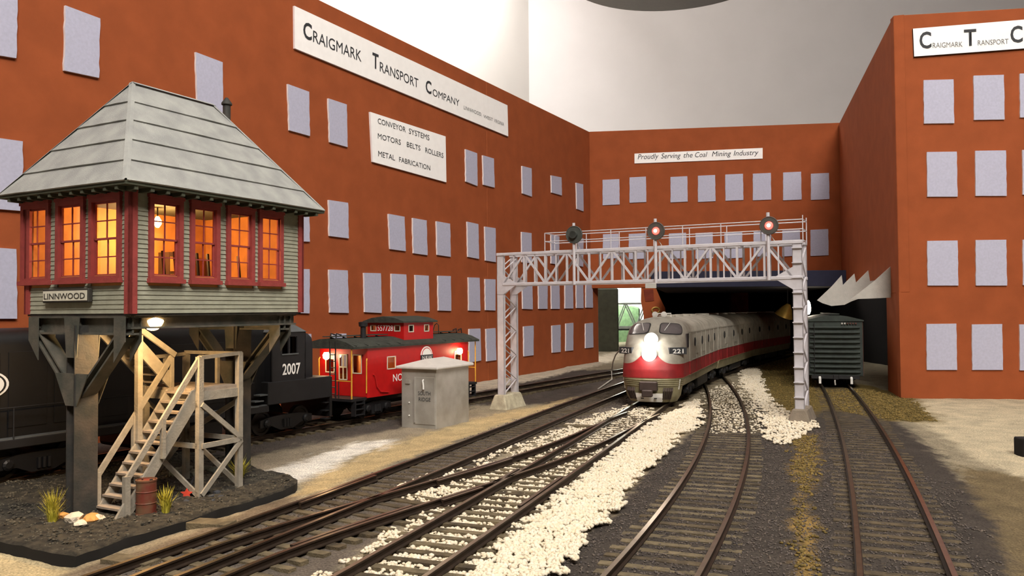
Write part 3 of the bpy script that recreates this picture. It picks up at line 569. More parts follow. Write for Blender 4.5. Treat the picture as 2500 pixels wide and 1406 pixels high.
# ================================================================== SIGNAL BRIDGE
GB = Vector((-1.26, 88.0, 0)); GL, GDp, GA_ = 31.1, 3.1, R(-27.25)
gt = thing('signal_bridge', 'silver lattice signal bridge spanning the tracks with three round signals', 'signal bridge', GB, GA_)
ZT, ZB = 16.95, 13.65
for x0, nm in ((0, 0), (GL, 1)):
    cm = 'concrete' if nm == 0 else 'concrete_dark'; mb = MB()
    mb.hexa([(x0 - 1.25, -.95, -.4), (x0 + 1.25, -.95, -.4), (x0 + 1.25, GDp + .95, -.4), (x0 - 1.25, GDp + .95, -.4), (x0 - .62, -.5, 1.55), (x0 + .62, -.5, 1.55), (x0 + .62, GDp + .5, 1.55), (x0 - .62, GDp + .5, 1.55)]).build('footing', cm, gt, bevel=.12)
    for y in (0, GDp):
        mb = MB(); w = .43
        mb.box(x0 - w, x0 + w, y - .06, y + .06, 1.5, ZT + .1); mb.box(x0 - w, x0 - w + .1, y - .06, y + .32, 1.5, ZT + .1); mb.box(x0 + w - .1, x0 + w, y - .06, y + .32, 1.5, ZT + .1)
        mb.build('column', 'gantry_paint', gt, bevel=.03)
        MB().prism([(x0 + (.4 if nm == 0 else -.4), y - .1, ZB + 1.0), (x0 + (1.9 if nm == 0 else -1.9), y - .1, ZB + .15), (x0 + (1.9 if nm == 0 else -1.9), y - .1, ZB - .15), (x0 + (.4 if nm == 0 else -.4), y - .1, ZB - 1.1), (x0 + (-.38 if nm == 0 else .38), y - .1, ZB - 1.1), (x0 + (-.38 if nm == 0 else .38), y - .1, ZB + 1.0)], (0, .06, 0)).build('gusset', 'gantry_paint', gt)
    z = 1.7; k = 0
    while z < ZT - 1.3:
        a, c = (.12, GDp - .12) if k % 2 == 0 else (GDp - .12, .12)
        for xx in (x0 - .36, x0 + .36): MB().bar((xx, a, z), (xx, c, z + 1.35), .06, .16, (1, 0, 0)).build('lattice_bar', 'gantry_paint', gt)
        z += 1.35; k += 1
for k in range(11):
    z = 2.6 + k * 1.38
    MB().bar((GL - .46, -.16, z), (GL + .46, -.16, z), .22, .09).build('ladder_rung', 'gantry_paint', gt)
for y in (0, GDp):
    for z in (ZT, ZB): MB().bar((-.45 if z == ZT else .3, y, z), (GL + .5, y, z), .34, .32).build('chord', 'gantry_paint', gt, bevel=.04)
    n = 12; xs_ = [.4 + (GL - .8) * i / n for i in range(n + 1)]
    for i in range(n):
        a, c = (ZB, ZT) if i % 2 == 0 else (ZT, ZB); MB().bar((xs_[i], y, a), (xs_[i + 1], y, c), .2, .2).build('diagonal', 'gantry_paint', gt)
        if i: MB().bar((xs_[i], y, ZB), (xs_[i], y, ZT), .2, .2).build('vertical', 'gantry_paint', gt)
        MB().bar(((xs_[i] + xs_[i + 1]) / 2, y, ZB), ((xs_[i] + xs_[i + 1]) / 2, y, ZT), .13, .13).build('vertical', 'gantry_paint', gt)
for i in range(0, 13, 2):
    for z in (ZT, ZB): MB().bar((.4 + (GL - .8) * i / 12, 0, z), (.4 + (GL - .8) * i / 12, GDp, z), .14, .14).build('cross_strut', 'gantry_paint', gt)
RX0 = 5.3
for y in (.25, GDp - .25):
    for z in (19.05, 18.15): MB().tube([(RX0, y, z), (GL + .5, y, z)], .055, 6).build('hand_rail', 'gantry_paint', gt)
    for k in range(8):
        x = RX0 + (GL + .5 - RX0) * k / 7; MB().tube([(x, y, ZT), (x, y, 19.08 + (.35 if k == 7 else 0))], .05, 6).build('rail_post', 'gantry_paint', gt)
for x in (RX0, GL + .5):
    for z in (19.05, 18.15): MB().tube([(x, .25, z), (x, GDp - .25, z)], .05, 6).build('hand_rail', 'gantry_paint', gt)
MB().box(RX0, GL + .5, .5, GDp - .5, ZT + .17, ZT + .24).build('walkway', 'gantry_paint', gt)
def gantry_x(px):   # along-span position seen at column px
    a = GA_; best = None; t_ = (px - 1250) / F_PX
    return (GB.y * t_ - GB.x) / (math.cos(a) - math.sin(a) * t_)
for px, py, r_, lit in ((1405, 574, .93, 0), (1604, 565, .9, 1), (1879, 552, .86, 1)):
    x = gantry_x(px); Yd = GB.y + x * math.sin(GA_); zc = HIT(Vector((0, Yd, 0)), Vector((0, -1, 0)), px, py).z; y0 = -.32
    MB().tube([(x, y0, ZB - .2), (x, y0, zc + 1.25)], .16, 8).build('signal_mast', 'gantry_paint', gt)
    h = MB().lathe([(.34, .55), (.34, .15), (r_, .08), (r_, -.06), (r_ * .94, -.1), (r_ * .9, -.05), (.3, -.05)], (x + .12, y0 - .2, zc), (0, 1, 0), 28).build('signal_head', 'signal_dark', gt, smooth=True); h.data.name = 'signal_head'
    h['label'] = 'unlit round signal head' if not lit else 'round signal head with a lit red lamp'
    MB().lathe([(.4, -.42), (.42, -.05), (.36, -.05), (.36, -.42)], (x + .12, y0 - .2, zc), (0, 1, 0), 18).build('visor', 'signal_dark', h, smooth=True) if not lit else None
    l = MB().lathe([(.38, -.04), (.35, -.12), (.16, -.2)], (x + .12, y0 - .2, zc), (0, 1, 0), 16).build('lens', 'lens_red' if lit else 'lens_dark', h, smooth=True)
    if lit: MB().lathe([(.18, -.19), (.1, -.24)], (x + .12, y0 - .2, zc), (0, 1, 0), 12).build('lamp', 'lens_core', h)
    MB().bar((x, y0, zc), (x + .12, y0 - .05, zc), .3, .3).build('bracket', 'signal_dark', gt)
    MB().tube([(x + .2, .0, zc - .9), (x + .5, .1, zc - 1.4), (x + .3, .0, ZT)], .04, 5).build('cable', 'wire', gt)
# ================================================================== STEEL HUT
h0 = PX(1065, 1048, 0); ha = R(90 - 27.4)
hut = thing('equipment_hut', 'small silver metal equipment hut with pale pyramid roof beside the caboose', 'hut', h0, ha)
HL, HW, HH = 5.9, 3.85, 5.45     # local x along the long side, y towards the left
MB().box(0, HL, 0, HW, -.1, HH).build('body', 'aluminium', hut, bevel=.06)
mb = MB(); e = .38
mb.v = [(-e, -e, HH - .02), (HL + e, -e, HH - .02), (HL + e, HW + e, HH - .02), (-e, HW + e, HH - .02), (-e, -e, HH + .22), (HL + e, -e, HH + .22), (HL + e, HW + e, HH + .22), (-e, HW + e, HH + .22), (1.3, HW / 2, HH + .85), (HL - 1.6, HW / 2, HH + .9)]
mb.f = [(3, 2, 1, 0), (0, 1, 5, 4), (1, 2, 6, 5), (2, 3, 7, 6), (3, 0, 4, 7), (4, 5, 9, 8), (6, 7, 8, 9), (5, 6, 9), (7, 4, 8)]; mb.mi = [0] * 9
mb.build('roof', 'roof_alum', hut, bevel=.08, seg=2)
MB().box(-.05, .02, .1, HW - 1.6, .4, HH - .5)
dr = MB().box(-.06, .02, HW - 3.75, HW - 1.5, .35, HH - .75).build('door', 'aluminium', hut, bevel=.03)
MB().box(-.16, -.05, HW - 1.62, HW - 1.5, .5, HH - .8).build('hinge', 'aluminium', dr)
MB().tube([(-.1, HW - 2.55, HH - 1.0), (-.24, HW - 2.55, HH - 1.05), (-.24, HW - 2.62, HH - 1.5), (-.24, HW - 2.62, HH - 1.85)], .08, 8).build('handle', 'chrome_white', dr, smooth=True)
MB().box(-.12, .0, HW - 1.0, HW - .55, HH - 1.4, HH - 1.05).build('hasp', 'aluminium', hut)
for z in (1.1, 2.3): MB().lathe([(.08, 0), (.05, -.08)], (-.02, HW - .9, z), (1, 0, 0), 8).build('bolt', 'chrome_white', hut)
text_mesh('lettering', 'SOUTH', 'ink', hut, (-.08, HW - 1.95, 3.05), (0, -1, 0), (0, 0, 1), 1.35, .36, .01)
text_mesh('lettering', 'RIDGE', 'ink', hut, (-.08, HW - 2.0, 2.5), (0, -1, 0), (0, 0, 1), 1.3, .36, .01)
# ================================================================== SCENIC BASE UNDER THE TOWER
MZ = .58
mpx = [(-160, 1260), (-60, 1302), (0, 1318), (100, 1340), (150, 1350), (190, 1353), (240, 1335), (300, 1312), (380, 1290), (455, 1268), (540, 1238), (590, 1227), (640, 1212), (690, 1194), (722, 1180), (728, 1168), (700, 1155), (650, 1148), (615, 1135), (600, 1122), (560, 1112), (450, 1100), (300, 1112), (120, 1150), (-40, 1185), (-160, 1215)]
mpts = [PX(x, y, MZ) for x, y in mpx]; ring = []
for i in range(len(mpts)):
    a, c = mpts[i], mpts[(i + 1) % len(mpts)]; k = max(2, int((c - a).length / .5))
    for j in range(k): p = a.lerp(c, j / k) + Vector((random.uniform(-.07, .07), random.uniform(-.07, .07), 0)); ring.append(p)
mc = sum(mpts, Vector()) / len(mpts); bmx = bmesh.new()
def soil(p, edge=0): return MZ + float(vnoise(np.array([p.x * 1.3]), np.array([p.y * 1.3]), 12)[0] - .5) * .16 + float(vnoise(np.array([p.x * 4.]), np.array([p.y * 4.]), 13)[0] - .5) * .14 - edge
rings = [[Vector((p.x, p.y, -.1)) for p in ring], [Vector((p.x, p.y, MZ - .08)) for p in ring]] + [[Vector((q.x, q.y, soil(q))) for q in [mc.lerp(p, s) for p in ring]] for s in (.985, .95, .9, .84, .77, .7, .62, .54, .46, .38, .3, .22, .14, .06)]
mb = MB(); n = len(ring)
mb.v = [tuple(v) for r_ in rings for v in r_]
for i in range(len(rings) - 1):
    for k in range(n): mb.f.append((i * n + k, i * n + (k + 1) % n, (i + 1) * n + (k + 1) % n, (i + 1) * n + k)); mb.mi.append(1 if i == 0 else 0)
mb.f.append(tuple((len(rings) - 1) * n + k for k in range(n))); mb.mi.append(0)
tag(mb.build('scenic_base', None, mats=['mat_soil', 'mat_edge'], smooth=True), 'dark gravelly scenery base mat under the signal tower', 'scenery base')
M_ = rand_in(mpx, 5600, MZ); _mp = [(mc.x + (p.x - mc.x) * .975, mc.y + (p.y - mc.y) * .975) for p in mpts]; M_ = M_[inpoly(M_[:, 0], M_[:, 1], _mp)]; zz_ = np.array([soil(Vector((q[0], q[1], 0))) for q in M_])
scatter('soil_grit', np.column_stack([M_, zz_ + .0]), rng.uniform(.03, .085, len(M_)), 'soil_bits', 'loose dark grit strewn over the scenery base', 'grit')
# ================================================================== INTERLOCKING TOWER
TN = Vector((-18.74, 39.2, 0)); TA = R(62); TL, TWd = 11.9, 8.4; TZ0, TZ1 = 10.8, 17.3
dl = Vector((math.cos(TA), math.sin(TA), 0)); ds = Vector((-dl.y, dl.x, 0))
tw = thing('signal_tower', 'grey-green clapboard signal tower with red trimmed lit windows on steel legs', 'tower', TN, TA)
def face_long(px, py):    # -> (u, z) on the long wall
    p = HIT(TN, -ds, px, py) - TN; return p.dot(dl), p.z
def face_short(px, py):   # -> (v, z) on the short wall
    p = HIT(TN, -dl, px, py) - TN; return p.dot(ds), p.z
wl = []  # windows: outer trim rectangles
for x0, x1, yb in ((360, 442, 690), (461, 532, 692), (550, 617, 692), (628, 687, 691)):
    u0, _ = face_long(x0, 600); u1, zb_ = face_long(x1, yb); wl.append((u0, u1, zb_))
ws = []
for x0, x1, yb in ((57, 126, 680), (142, 211, 682), (223, 300, 685)):
    v0, _ = face_short(x1, 600); v1, zb_ = face_short(x0, yb); ws.append((v0, v1, zb_))
zl = sum(w[2] for w in wl) / len(wl); zs_ = sum(w[2] for w in ws) / len(ws); WZ0 = (zl + zs_) / 2; WZ1 = WZ0 + 4.15
def wall_boxes(mb, wins, Lw, z0, z1, put):
    """rectangles of wall left over around the window holes (holes = inside of the trim)"""
    e = .2; cur = 0.0
    put(mb, 0, Lw, z0, WZ0 + e); put(mb, 0, Lw, WZ1 - e, z1)
    for a, c, _ in sorted(wins): put(mb, cur, a + e, WZ0 + e, WZ1 - e); cur = c - e
    put(mb, cur, Lw, WZ0 + e, WZ1 - e)
mb = MB(); wall_boxes(mb, wl, TL, TZ0, TZ1, lambda m_, a, c, z0, z1: m_.box(a, c, 0, .16, z0, z1)); mb.build('wall', 'room_wood', tw)
mb = MB(); wall_boxes(mb, ws, TWd, TZ0, TZ1, lambda m_, a, c, z0, z1: m_.box(0, .16, a, c, z0, z1)); mb.build('wall', 'room_wood', tw)
MB().box(0, TL, TWd - .16, TWd, TZ0, TZ1).build('wall', 'clapboard', tw); MB().box(TL - .16, TL, .16, TWd - .16, TZ0, TZ1).build('wall', 'clapboard', tw)
MB().box(.0, TL, .0, TWd, TZ0 - .12, TZ0 + .05).build('floor_deck', 'dark_steel', tw)
MB().box(.1, TL - .1, .1, TWd - .1, TZ1 - .1, TZ1 + .02).build('room_ceiling', 'room_wood', tw)
MB().box(.16, TL - .16, TWd - .2, TWd - .16, TZ0, TZ1 - .1).build('lining', 'room_wood', tw); MB().box(TL - .2, TL - .16, .2, TWd - .2, TZ0, TZ1 - .1).build('lining', 'room_wood', tw)
# clapboards, each course cut at the windows
def clap(axis):
    mb = MB(); t0, t1 = .06, .02
    if axis == 'u': mb.v = [(0, 0, 0), (1, 0, 0), (1, -t0, 0), (0, -t0, 0), (0, 0, 1), (1, 0, 1), (1, -t1, 1), (0, -t1, 1)]
    else: mb.v = [(0, 0, 0), (0, 1, 0), (-t0, 1, 0), (-t0, 0, 0), (0, 0, 1), (0, 1, 1), (-t1, 1, 1), (-t1, 0, 1)]
    mb.f = [(3, 2, 1, 0), (4, 5, 6, 7), (0, 1, 5, 4), (1, 2, 6, 5), (2, 3, 7, 6), (3, 0, 4, 7)]; mb.mi = [0] * 6
    return proto_mesh(mb, 'clapboard', 'clapboard')
CU, CV = clap('u'), clap('v'); PITCHB = .232
z = TZ0
while z < TZ1 - .05:
    zc = z + PITCHB / 2
    for P_, wins, Lw, ax in ((CU, wl, TL, 0), (CV, ws, TWd, 1)):
        spans = [(.22, Lw - .22)]
        if WZ0 - .3 < zc < WZ1 + .02:
            spans = []; cur = .22
            for a, c, _ in sorted(wins): spans.append((cur, a + .02)); cur = c - .02
            spans.append((cur, Lw - .22))
        for a, c in spans:
            if c - a < .06: continue
            child(P_, tw, (a, 0, z) if ax == 0 else (0, a, z), (0, 0, 0), (c - a, 1, PITCHB) if ax == 0 else (1, c - a, PITCHB))
    z += PITCHB
for u0, v0 in ((0, 0), (TL, 0), (0, TWd), (TL, TWd)):
    su = -1 if u0 == 0 else 1; sv = -1 if v0 == 0 else 1; mb = MB()
    a, c = sorted((u0 + su * .13, u0 - su * .3)); e, g_ = sorted((v0 + sv * .13, v0 - sv * .02)); mb.box(a, c, e, g_, TZ0 - .02, TZ1)
    a, c = sorted((u0 + su * .13, u0 - su * .02)); e, g_ = sorted((v0 + sv * .13, v0 - sv * .3)); mb.box(a, c, e, g_, TZ0 - .02, TZ1)
    mb.build('corner_board', 'red_trim', tw)
def window(u0, u1, long):
    z0, z1 = WZ0, WZ1; T = .25
    def bx(mb, a, c, o0, o1, za, zb): return mb.box(a, c, o0, o1, za, zb) if long else mb.box(o0, o1, a, c, za, zb)
    mb = MB(); bx(mb, u0, u0 + T, -.2, .1, z0, z1); bx(mb, u1 - T, u1, -.2, .1, z0, z1); bx(mb, u0 + T, u1 - T, -.2, .1, z1 - T, z1); bx(mb, u0 + T, u1 - T, -.2, .1, z0, z0 + .16)
    w = mb.build('window', 'red_trim', tw)
    bx(MB(), u0 - .06, u1 + .06, -.32, .0, z0 - .2, z0 + .02).build('sill', 'red_trim', w)
    bx(MB(), u0 - .05, u1 + .05, -.25, .0, z1 - .04, z1 + .14).build('head_trim', 'red_trim', w)
    a, c = u0 + T, u1 - T; za, zb = z0 + .16, z1 - T; zm = (za + zb) / 2; t_ = .085
    for (s0, s1, o) in ((za, zm + .05, .06), (zm - .05, zb, .0)):
        mb = MB(); bx(mb, a, a + t_, o - .05, o + .05, s0, s1); bx(mb, c - t_, c, o - .05, o + .05, s0, s1); bx(mb, a, c, o - .05, o + .05, s0, s0 + .1); bx(mb, a, c, o - .05, o + .05, s1 - .1, s1)
        bx(mb, (a + c) / 2 - .03, (a + c) / 2 + .03, o - .03, o + .03, s0, s1); bx(mb, a, c, o - .03, o + .03, (s0 + s1) / 2 - .03, (s0 + s1) / 2 + .03)
        mb.build('sash', 'red_trim', w); bx(MB(), a, c, o - .008, o + .008, s0, s1).build('pane', 'pane_clear', w)
for a, c, _ in wl: window(a, c, True)
for a, c, _ in ws: window(a, c, False)
# roof: hipped, laid in five courses of paper on each slope
E_o, EZ, RZ = 1.02, 17.1, 23.5
ec = [Vector((-E_o, -E_o, EZ)), Vector((TL + E_o, -E_o, EZ)), Vector((TL + E_o, TWd + E_o, EZ)), Vector((-E_o, TWd + E_o, EZ))]
r0, r1 = Vector((3.15, TWd / 2, RZ)), Vector((TL - 3.15, TWd / 2, RZ))
slopes = [(ec[0], ec[1], r1, r0), (ec[1], ec[2], r1, r1), (ec[2], ec[3], r0, r1), (ec[3], ec[0], r0, r0)]
NC = 5
for (a, c, tc, ta) in slopes:
    nrm = (c - a).cross(ta - a).normalized()
    mb = MB(); mb.add([a, c, tc, ta] if (tc - ta).length > .01 else [a, c, tc], [(0, 1, 2, 3)] if (tc - ta).length > .01 else [(0, 1, 2)])
    for k in range(NC):
        f0, f1 = k / NC - (.012 if k else 0), (k + 1) / NC; wob = [random.uniform(-.012, .012) for _ in range(7)]
        lo = [a.lerp(ta, f0).lerp(c.lerp(tc, f0), j / 6) + (ta - a).normalized() * (wob[j] if k else 0) + nrm * (.11 + (random.uniform(0, .035) if 0 < j < 6 else 0)) for j in range(7)]
        up = [a.lerp(ta, f1).lerp(c.lerp(tc, f1), j / 6) + nrm * .03 for j in range(7)]
        lo2 = [p - nrm * .09 for p in lo]; mb = MB(); mb.add(lo + up + lo2, [(j, j + 1, 8 + j, 7 + j) for j in range(6)] + [(j + 1, j, 14 + j, 15 + j) for j in range(6)])
        mb.build('roof_sheet', 'roof_paper', tw)
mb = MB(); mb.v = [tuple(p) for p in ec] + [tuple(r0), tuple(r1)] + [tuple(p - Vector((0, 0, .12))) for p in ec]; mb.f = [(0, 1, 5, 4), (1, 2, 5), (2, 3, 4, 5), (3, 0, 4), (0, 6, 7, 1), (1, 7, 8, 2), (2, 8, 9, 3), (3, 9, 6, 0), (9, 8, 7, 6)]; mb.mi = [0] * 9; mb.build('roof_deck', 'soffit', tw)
for a, c in ((ec[0], r0), (ec[1], r1), (ec[2], r1), (ec[3], r0), (r0, r1)):
    up = Vector((0, 0, 1)); d = (c - a).normalized(); sdv = d.cross(up).normalized() * .17; o_ = Vector((0, 0, .14)); dn = Vector((0, 0, -.1))
    MB().add([a - sdv + o_ + dn, a + o_ * 1.1, a + sdv + o_ + dn, c - sdv + o_ + dn, c + o_ * 1.1, c + sdv + o_ + dn], [(0, 1, 4, 3), (1, 2, 5, 4)]).build('hip_cap', 'roof_paper', tw)
for k in range(15):
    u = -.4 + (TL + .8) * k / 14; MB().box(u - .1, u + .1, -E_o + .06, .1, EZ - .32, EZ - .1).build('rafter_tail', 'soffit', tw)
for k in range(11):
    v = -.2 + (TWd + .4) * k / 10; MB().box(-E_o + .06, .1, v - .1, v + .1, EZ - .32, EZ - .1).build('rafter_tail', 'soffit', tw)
cu, cvv = 10.0, 4.4
MB().lathe([(.24, 20.6), (.24, 23.8), (.23, 23.85), (.33, 23.9), (.33, 24.0), (.08, 24.35)], (cu, cvv, 0), n=14).build('stove_pipe', 'dark_steel', tw, smooth=True)
# name board on the short wall
(v0, z0), (v1, z1) = face_short(231, 738), face_short(119, 707)
nb = MB().box(-.34, -.1, v0, v1, z0, z1).build('name_board', 'signboard', tw, bevel=.04)
MB().box(-.37, -.33, v0 + .1, v1 - .1, z0 + .1, z1 - .1).build('face', 'sign_cream', nb)
text_mesh('lettering', 'LINNWOOD', 'signboard', nb, (-.375, v1 - .2, z0 + .19), (0, -1, 0), (0, 0, 1), v1 - v0 - .42, z1 - z0 - .4, .012, bold=.01)
# steel substructure
CV0 = TWd / 2
def hbeam(mb, p, q, w, h, up):
    p = Vector(p); q = Vector(q); d = (q - p).normalized(); u = Vector(up); s_ = d.cross(u).normalized(); u = s_.cross(d).normalized(); t_ = .1
    mb.bar(p + u * (h / 2 - t_ / 2), q + u * (h / 2 - t_ / 2), w, t_, u); mb.bar(p - u * (h / 2 - t_ / 2), q - u * (h / 2 - t_ / 2), w, t_, u); mb.bar(p, q, t_, h - t_, u); return mb
for cu_ in (.35, 10.8):
    hbeam(MB(), (cu_, CV0, .3), (cu_, CV0, 10.2), 1.15, 1.1, (.25, 1, 0)).build('column', 'dark_steel', tw)
    hbeam(MB(), (cu_, .25, 10.2), (cu_, TWd - .25, 10.2), .7, .95, (0, 0, 1)).build('beam', 'steel_paint', tw)
    for s in (-1, 1):
        vb = CV0 + s * .35; vt = CV0 + s * (CV0 - .75)
        hbeam(MB(), (cu_, vb, 6.7), (cu_, vt, 9.75), .75, .5, (0, 0, 1)).build('brace', 'steel_paint', tw)
        for du in (-.45, .45):
            MB().prism([(cu_ + du, CV0 + s * (CV0 - .25), 10.65), (cu_ + du, CV0 + s * (CV0 - .25), 9.4), (cu_ + du, CV0 + s * (CV0 - 1.1), 8.35), (cu_ + du, CV0 + s * (CV0 - 1.1), 10.65)], (.05, 0, 0)).build('gusset', 'steel_paint', tw)
    for du in (-.62, .57):
        MB().prism([(cu_ + du, CV0 - 1.35, 7.75), (cu_ + du, CV0 + 1.35, 7.75), (cu_ + du, CV0 + .45, 6.1), (cu_ + du, CV0 - .45, 6.1)], (.05, 0, 0)).build('gusset', 'steel_paint', tw)
        MB().prism([(cu_ + du, CV0 - .62, 10.65), (cu_ + du, CV0 + .62, 10.65), (cu_ + du, CV0 + .42, 8.55), (cu_ + du, CV0 - .42, 8.55)], (.05, 0, 0)).build('gusset', 'steel_paint', tw)
for v in (.45, CV0, TWd - .45): hbeam(MB(), (.2, v, 10.35), (TL - .2, v, 10.35), .5, .65, (0, 0, 1)).build('beam', 'steel_paint', tw)
# things seen inside the lit room
t = thing('desk', 'dark operator desk inside the lit tower room', 'desk', TN, TA); MB().box(2.0, 8.0, 4.2, 6.0, 12.6, 12.8).build('desk_top', 'room_dark', t)
for u in (2.2, 7.8):
    for v in (4.4, 5.8): MB().box(u - .1, u + .1, v - .1, v + .1, 10.84, 12.62).build('leg', 'room_dark', t)
t = thing('cabinet', 'dark wooden cabinet against the far wall of the tower room', 'cabinet', TN, TA); MB().box(8.0, 10.0, 7.2, 8.18, 10.84, 14.6).build('body', 'room_dark', t)
for z in (12.0, 13.2, 14.3): MB().box(8.1, 9.9, 7.14, 7.21, z - .9, z).build('drawer', 'room_wood', t)
t = thing('lever_frame', 'row of dark levers standing inside the tower room', 'lever frame', TN, TA); MB().box(2.5, 9.4, 1.6, 2.4, 10.84, 11.6).build('base', 'room_dark', t)
for k in range(9): MB().bar((2.9 + k * .76, 2.0, 11.5), (2.9 + k * .76, 2.3, 14.2), .12, .12).build('lever', 'iron', t)
t = thing('room_lamp', 'bare warm bulb hanging from the tower room ceiling', 'lamp', TN, TA); MB().tube([(5.6, 5.2, 17.2), (5.6, 5.2, 16.4)], .04, 5).build('cord', 'iron', t); MB().lathe([(.08, 16.45), (.22, 16.2), (.22, 16.0), (.08, 15.8)], (5.6, 5.2, 0), n=12).build('bulb', 'bulb_warm', t, smooth=True)
point_light('room_lamp_light', t, (5.6, 5.2, 15.2), .25, (1, .64, .30), .003)
# lamp below the cabin
t = thing('porch_lamp', 'glowing lamp under the tower cabin above the stairs', 'lamp', TN, TA)
MB().tube([(1.75, .6, 10.72), (1.75, .6, 10.5)], .06, 6).build('stem', 'iron', t); MB().lathe([(.1, 10.62), (.5, 10.45), (.52, 10.36), (.44, 10.2), (.26, 9.98), (.1, 9.92)], (1.75, .6, 0), n=16).build('bulb', 'bulb_warm', t, smooth=True)
point_light('porch_lamp_light', t, (1.75, .75, 9.75), .30, (1, .62, .28), .004)
# ================================================================== STAIRS
st = thing('staircase', 'weathered wooden staircase with landing rising under the signal tower', 'stairs', TN, TA)
gw = 'grey_wood'; G0 = .5; SV0, SV1 = 1.55, 3.55; SU0, SU1, LZ = .75, 5.35, 6.5
ang = math.atan2(LZ - G0, SU1 - SU0)
for v in (SV0, SV1):
    MB().prism([(SU0 - .1, v, G0), (SU0 + .55, v, G0), (SU1 + .1, v, LZ - .75), (SU1 + .1, v, LZ + .05), (SU1 - .3, v, LZ - .02)], (0, .16, 0)).build('stringer', gw, st)
NT = 12
for k in range(NT):
    f = (k + .75) / NT; u = SU0 + (SU1 - SU0) * f; z = G0 + (LZ - G0) * f
    MB().box(u - .32, u + .2, SV0 + .1, SV1 + .08, z - .09, z + .02).build('tread', 'stair_wood', st)
LU0, LU1, LV0, LV1 = 5.3, 8.25, 1.4, 5.9
for k in range(9):
    v = LV0 + (LV1 - LV0) * k / 9; MB().box(LU0, LU1 + .1, v + .02, v + (LV1 - LV0) / 9 - .02, LZ - .1, LZ + .08).build('deck_plank', 'stair_wood', st)
for (a, c) in (((LU0, LV0), (LU1 + .25, LV0)), ((LU0, LV1), (LU1 + .1, LV1)), ((LU0, LV0), (LU0, LV1)), ((LU1, LV0), (LU1, LV1))): MB().bar((a[0], a[1], LZ - .35), (c[0], c[1], LZ - .35), .16, .5).build('joist', gw, st)
for u, v, zt in ((LU0 + .1, LV0, 8.35), (LU1, LV0, 8.45), (LU0 + .1, LV1, 8.2), (LU1, LV1, 8.35)): MB().box(u - .16, u + .16, v - .16, v + .16, G0 - .15, zt).build('post', gw, st)
for u, v in ((6.75, LV1), (LU1, 3.2), (LU1, 4.6), (LU0 + .15, 3.75)): MB().box(u - .1, u + .1, v - .1, v + .1, LZ, 8.25).build('post', gw, st)
def plank(p, q, w=.28, t_=.12, name='brace', up=(0, 0, 1), mt='grey_wood'): return MB().bar(p, q, t_, w, up).build(name, mt, st)
for a, c in (((LU0 + .1, LV0 - .2), (LU1, LV0 - .2)), ((LU0 + .1, LV1), (LU1, LV1)), ((LU1 + .05, LV0), (LU1 + .05, LV1)), ((LU0, LV0), (LU0, LV1))):
    plank((*a, 3.4), (*c, 3.4)); plank((*a, LZ - .8), (*c, 3.45)); plank((*a, .7), (*c, 3.35))
plank((LU0 + .1, LV0, 8.3), (LU1 + .1, LV0, 8.42), .2, .3, 'hand_rail'); plank((LU1, LV0, 8.4), (LU1, LV1, 8.4), .2, .3, 'hand_rail'); plank((LU0 + .1, LV1, 8.2), (LU1, LV1, 8.3), .2, .3, 'hand_rail')
# hand rails of the lower flight
for v, nu in ((SV0 - .12, .1), (SV1 + .2, -.1)):
    off = 1.75
    plank((SU0 + .15, v, G0 + off + .1), (SU1 + .1, v, LZ + off + .05), .3, .14, 'hand_rail', (0, 1, 0) if False else (0, 0, 1))
    MB().box(SU0 + .0, SU0 + .3, v - .13, v + .13, G0 - .1, G0 + off + .3).build('newel_post', gw, st)
    um = (SU0 + SU1) / 2; MB().box(um - .11, um + .11, v - .11, v + .11, (G0 + LZ) / 2 - .4, (G0 + LZ) / 2 + off).build('newel_post', gw, st)
MB().prism([(SU0 - .55, SV0 - .2, G0 - .05), (SU0 + .3, SV0 - .2, G0 - .05), (SU0 + .3, SV0 - .2, G0 + 1.15)], (0, .16, 0)).build('foot_board', gw, st)
# upper flight from the landing to the cabin floor
UV0, UV1 = 3.75, 5.65
for v in (UV0, UV1): MB().prism([(LU0 + .25, v, LZ - .2), (LU0 + .25, v, LZ + .75), (2.2, v, 10.68), (1.7, v, 10.68), (1.7, v, 10.2)], (0, .14, 0)).build('stringer', gw, st)
for k in range(8):
    f = (k + .6) / 8.4; MB().box(LU0 + .2 - 3.3 * f - .2, LU0 + .2 - 3.3 * f + .25, UV0 + .1, UV1, LZ + 4.0 * f, LZ + .1 + 4.0 * f).build('tread', 'stair_wood', st)
MB().box(3.05, 3.35, UV0 - .3, UV0, G0 - .15, 9.6).build('post', gw, st)
plank((LU0 + .3, UV0 - .1, LZ + 1.9), (2.3, UV0 - .1, 10.6), .3, .14, 'hand_rail')
plank((LU0 + .2, SV1 + .2, LZ + 1.9), (LU0 + .2, UV0, LZ + 1.9), .2, .2, 'hand_rail')
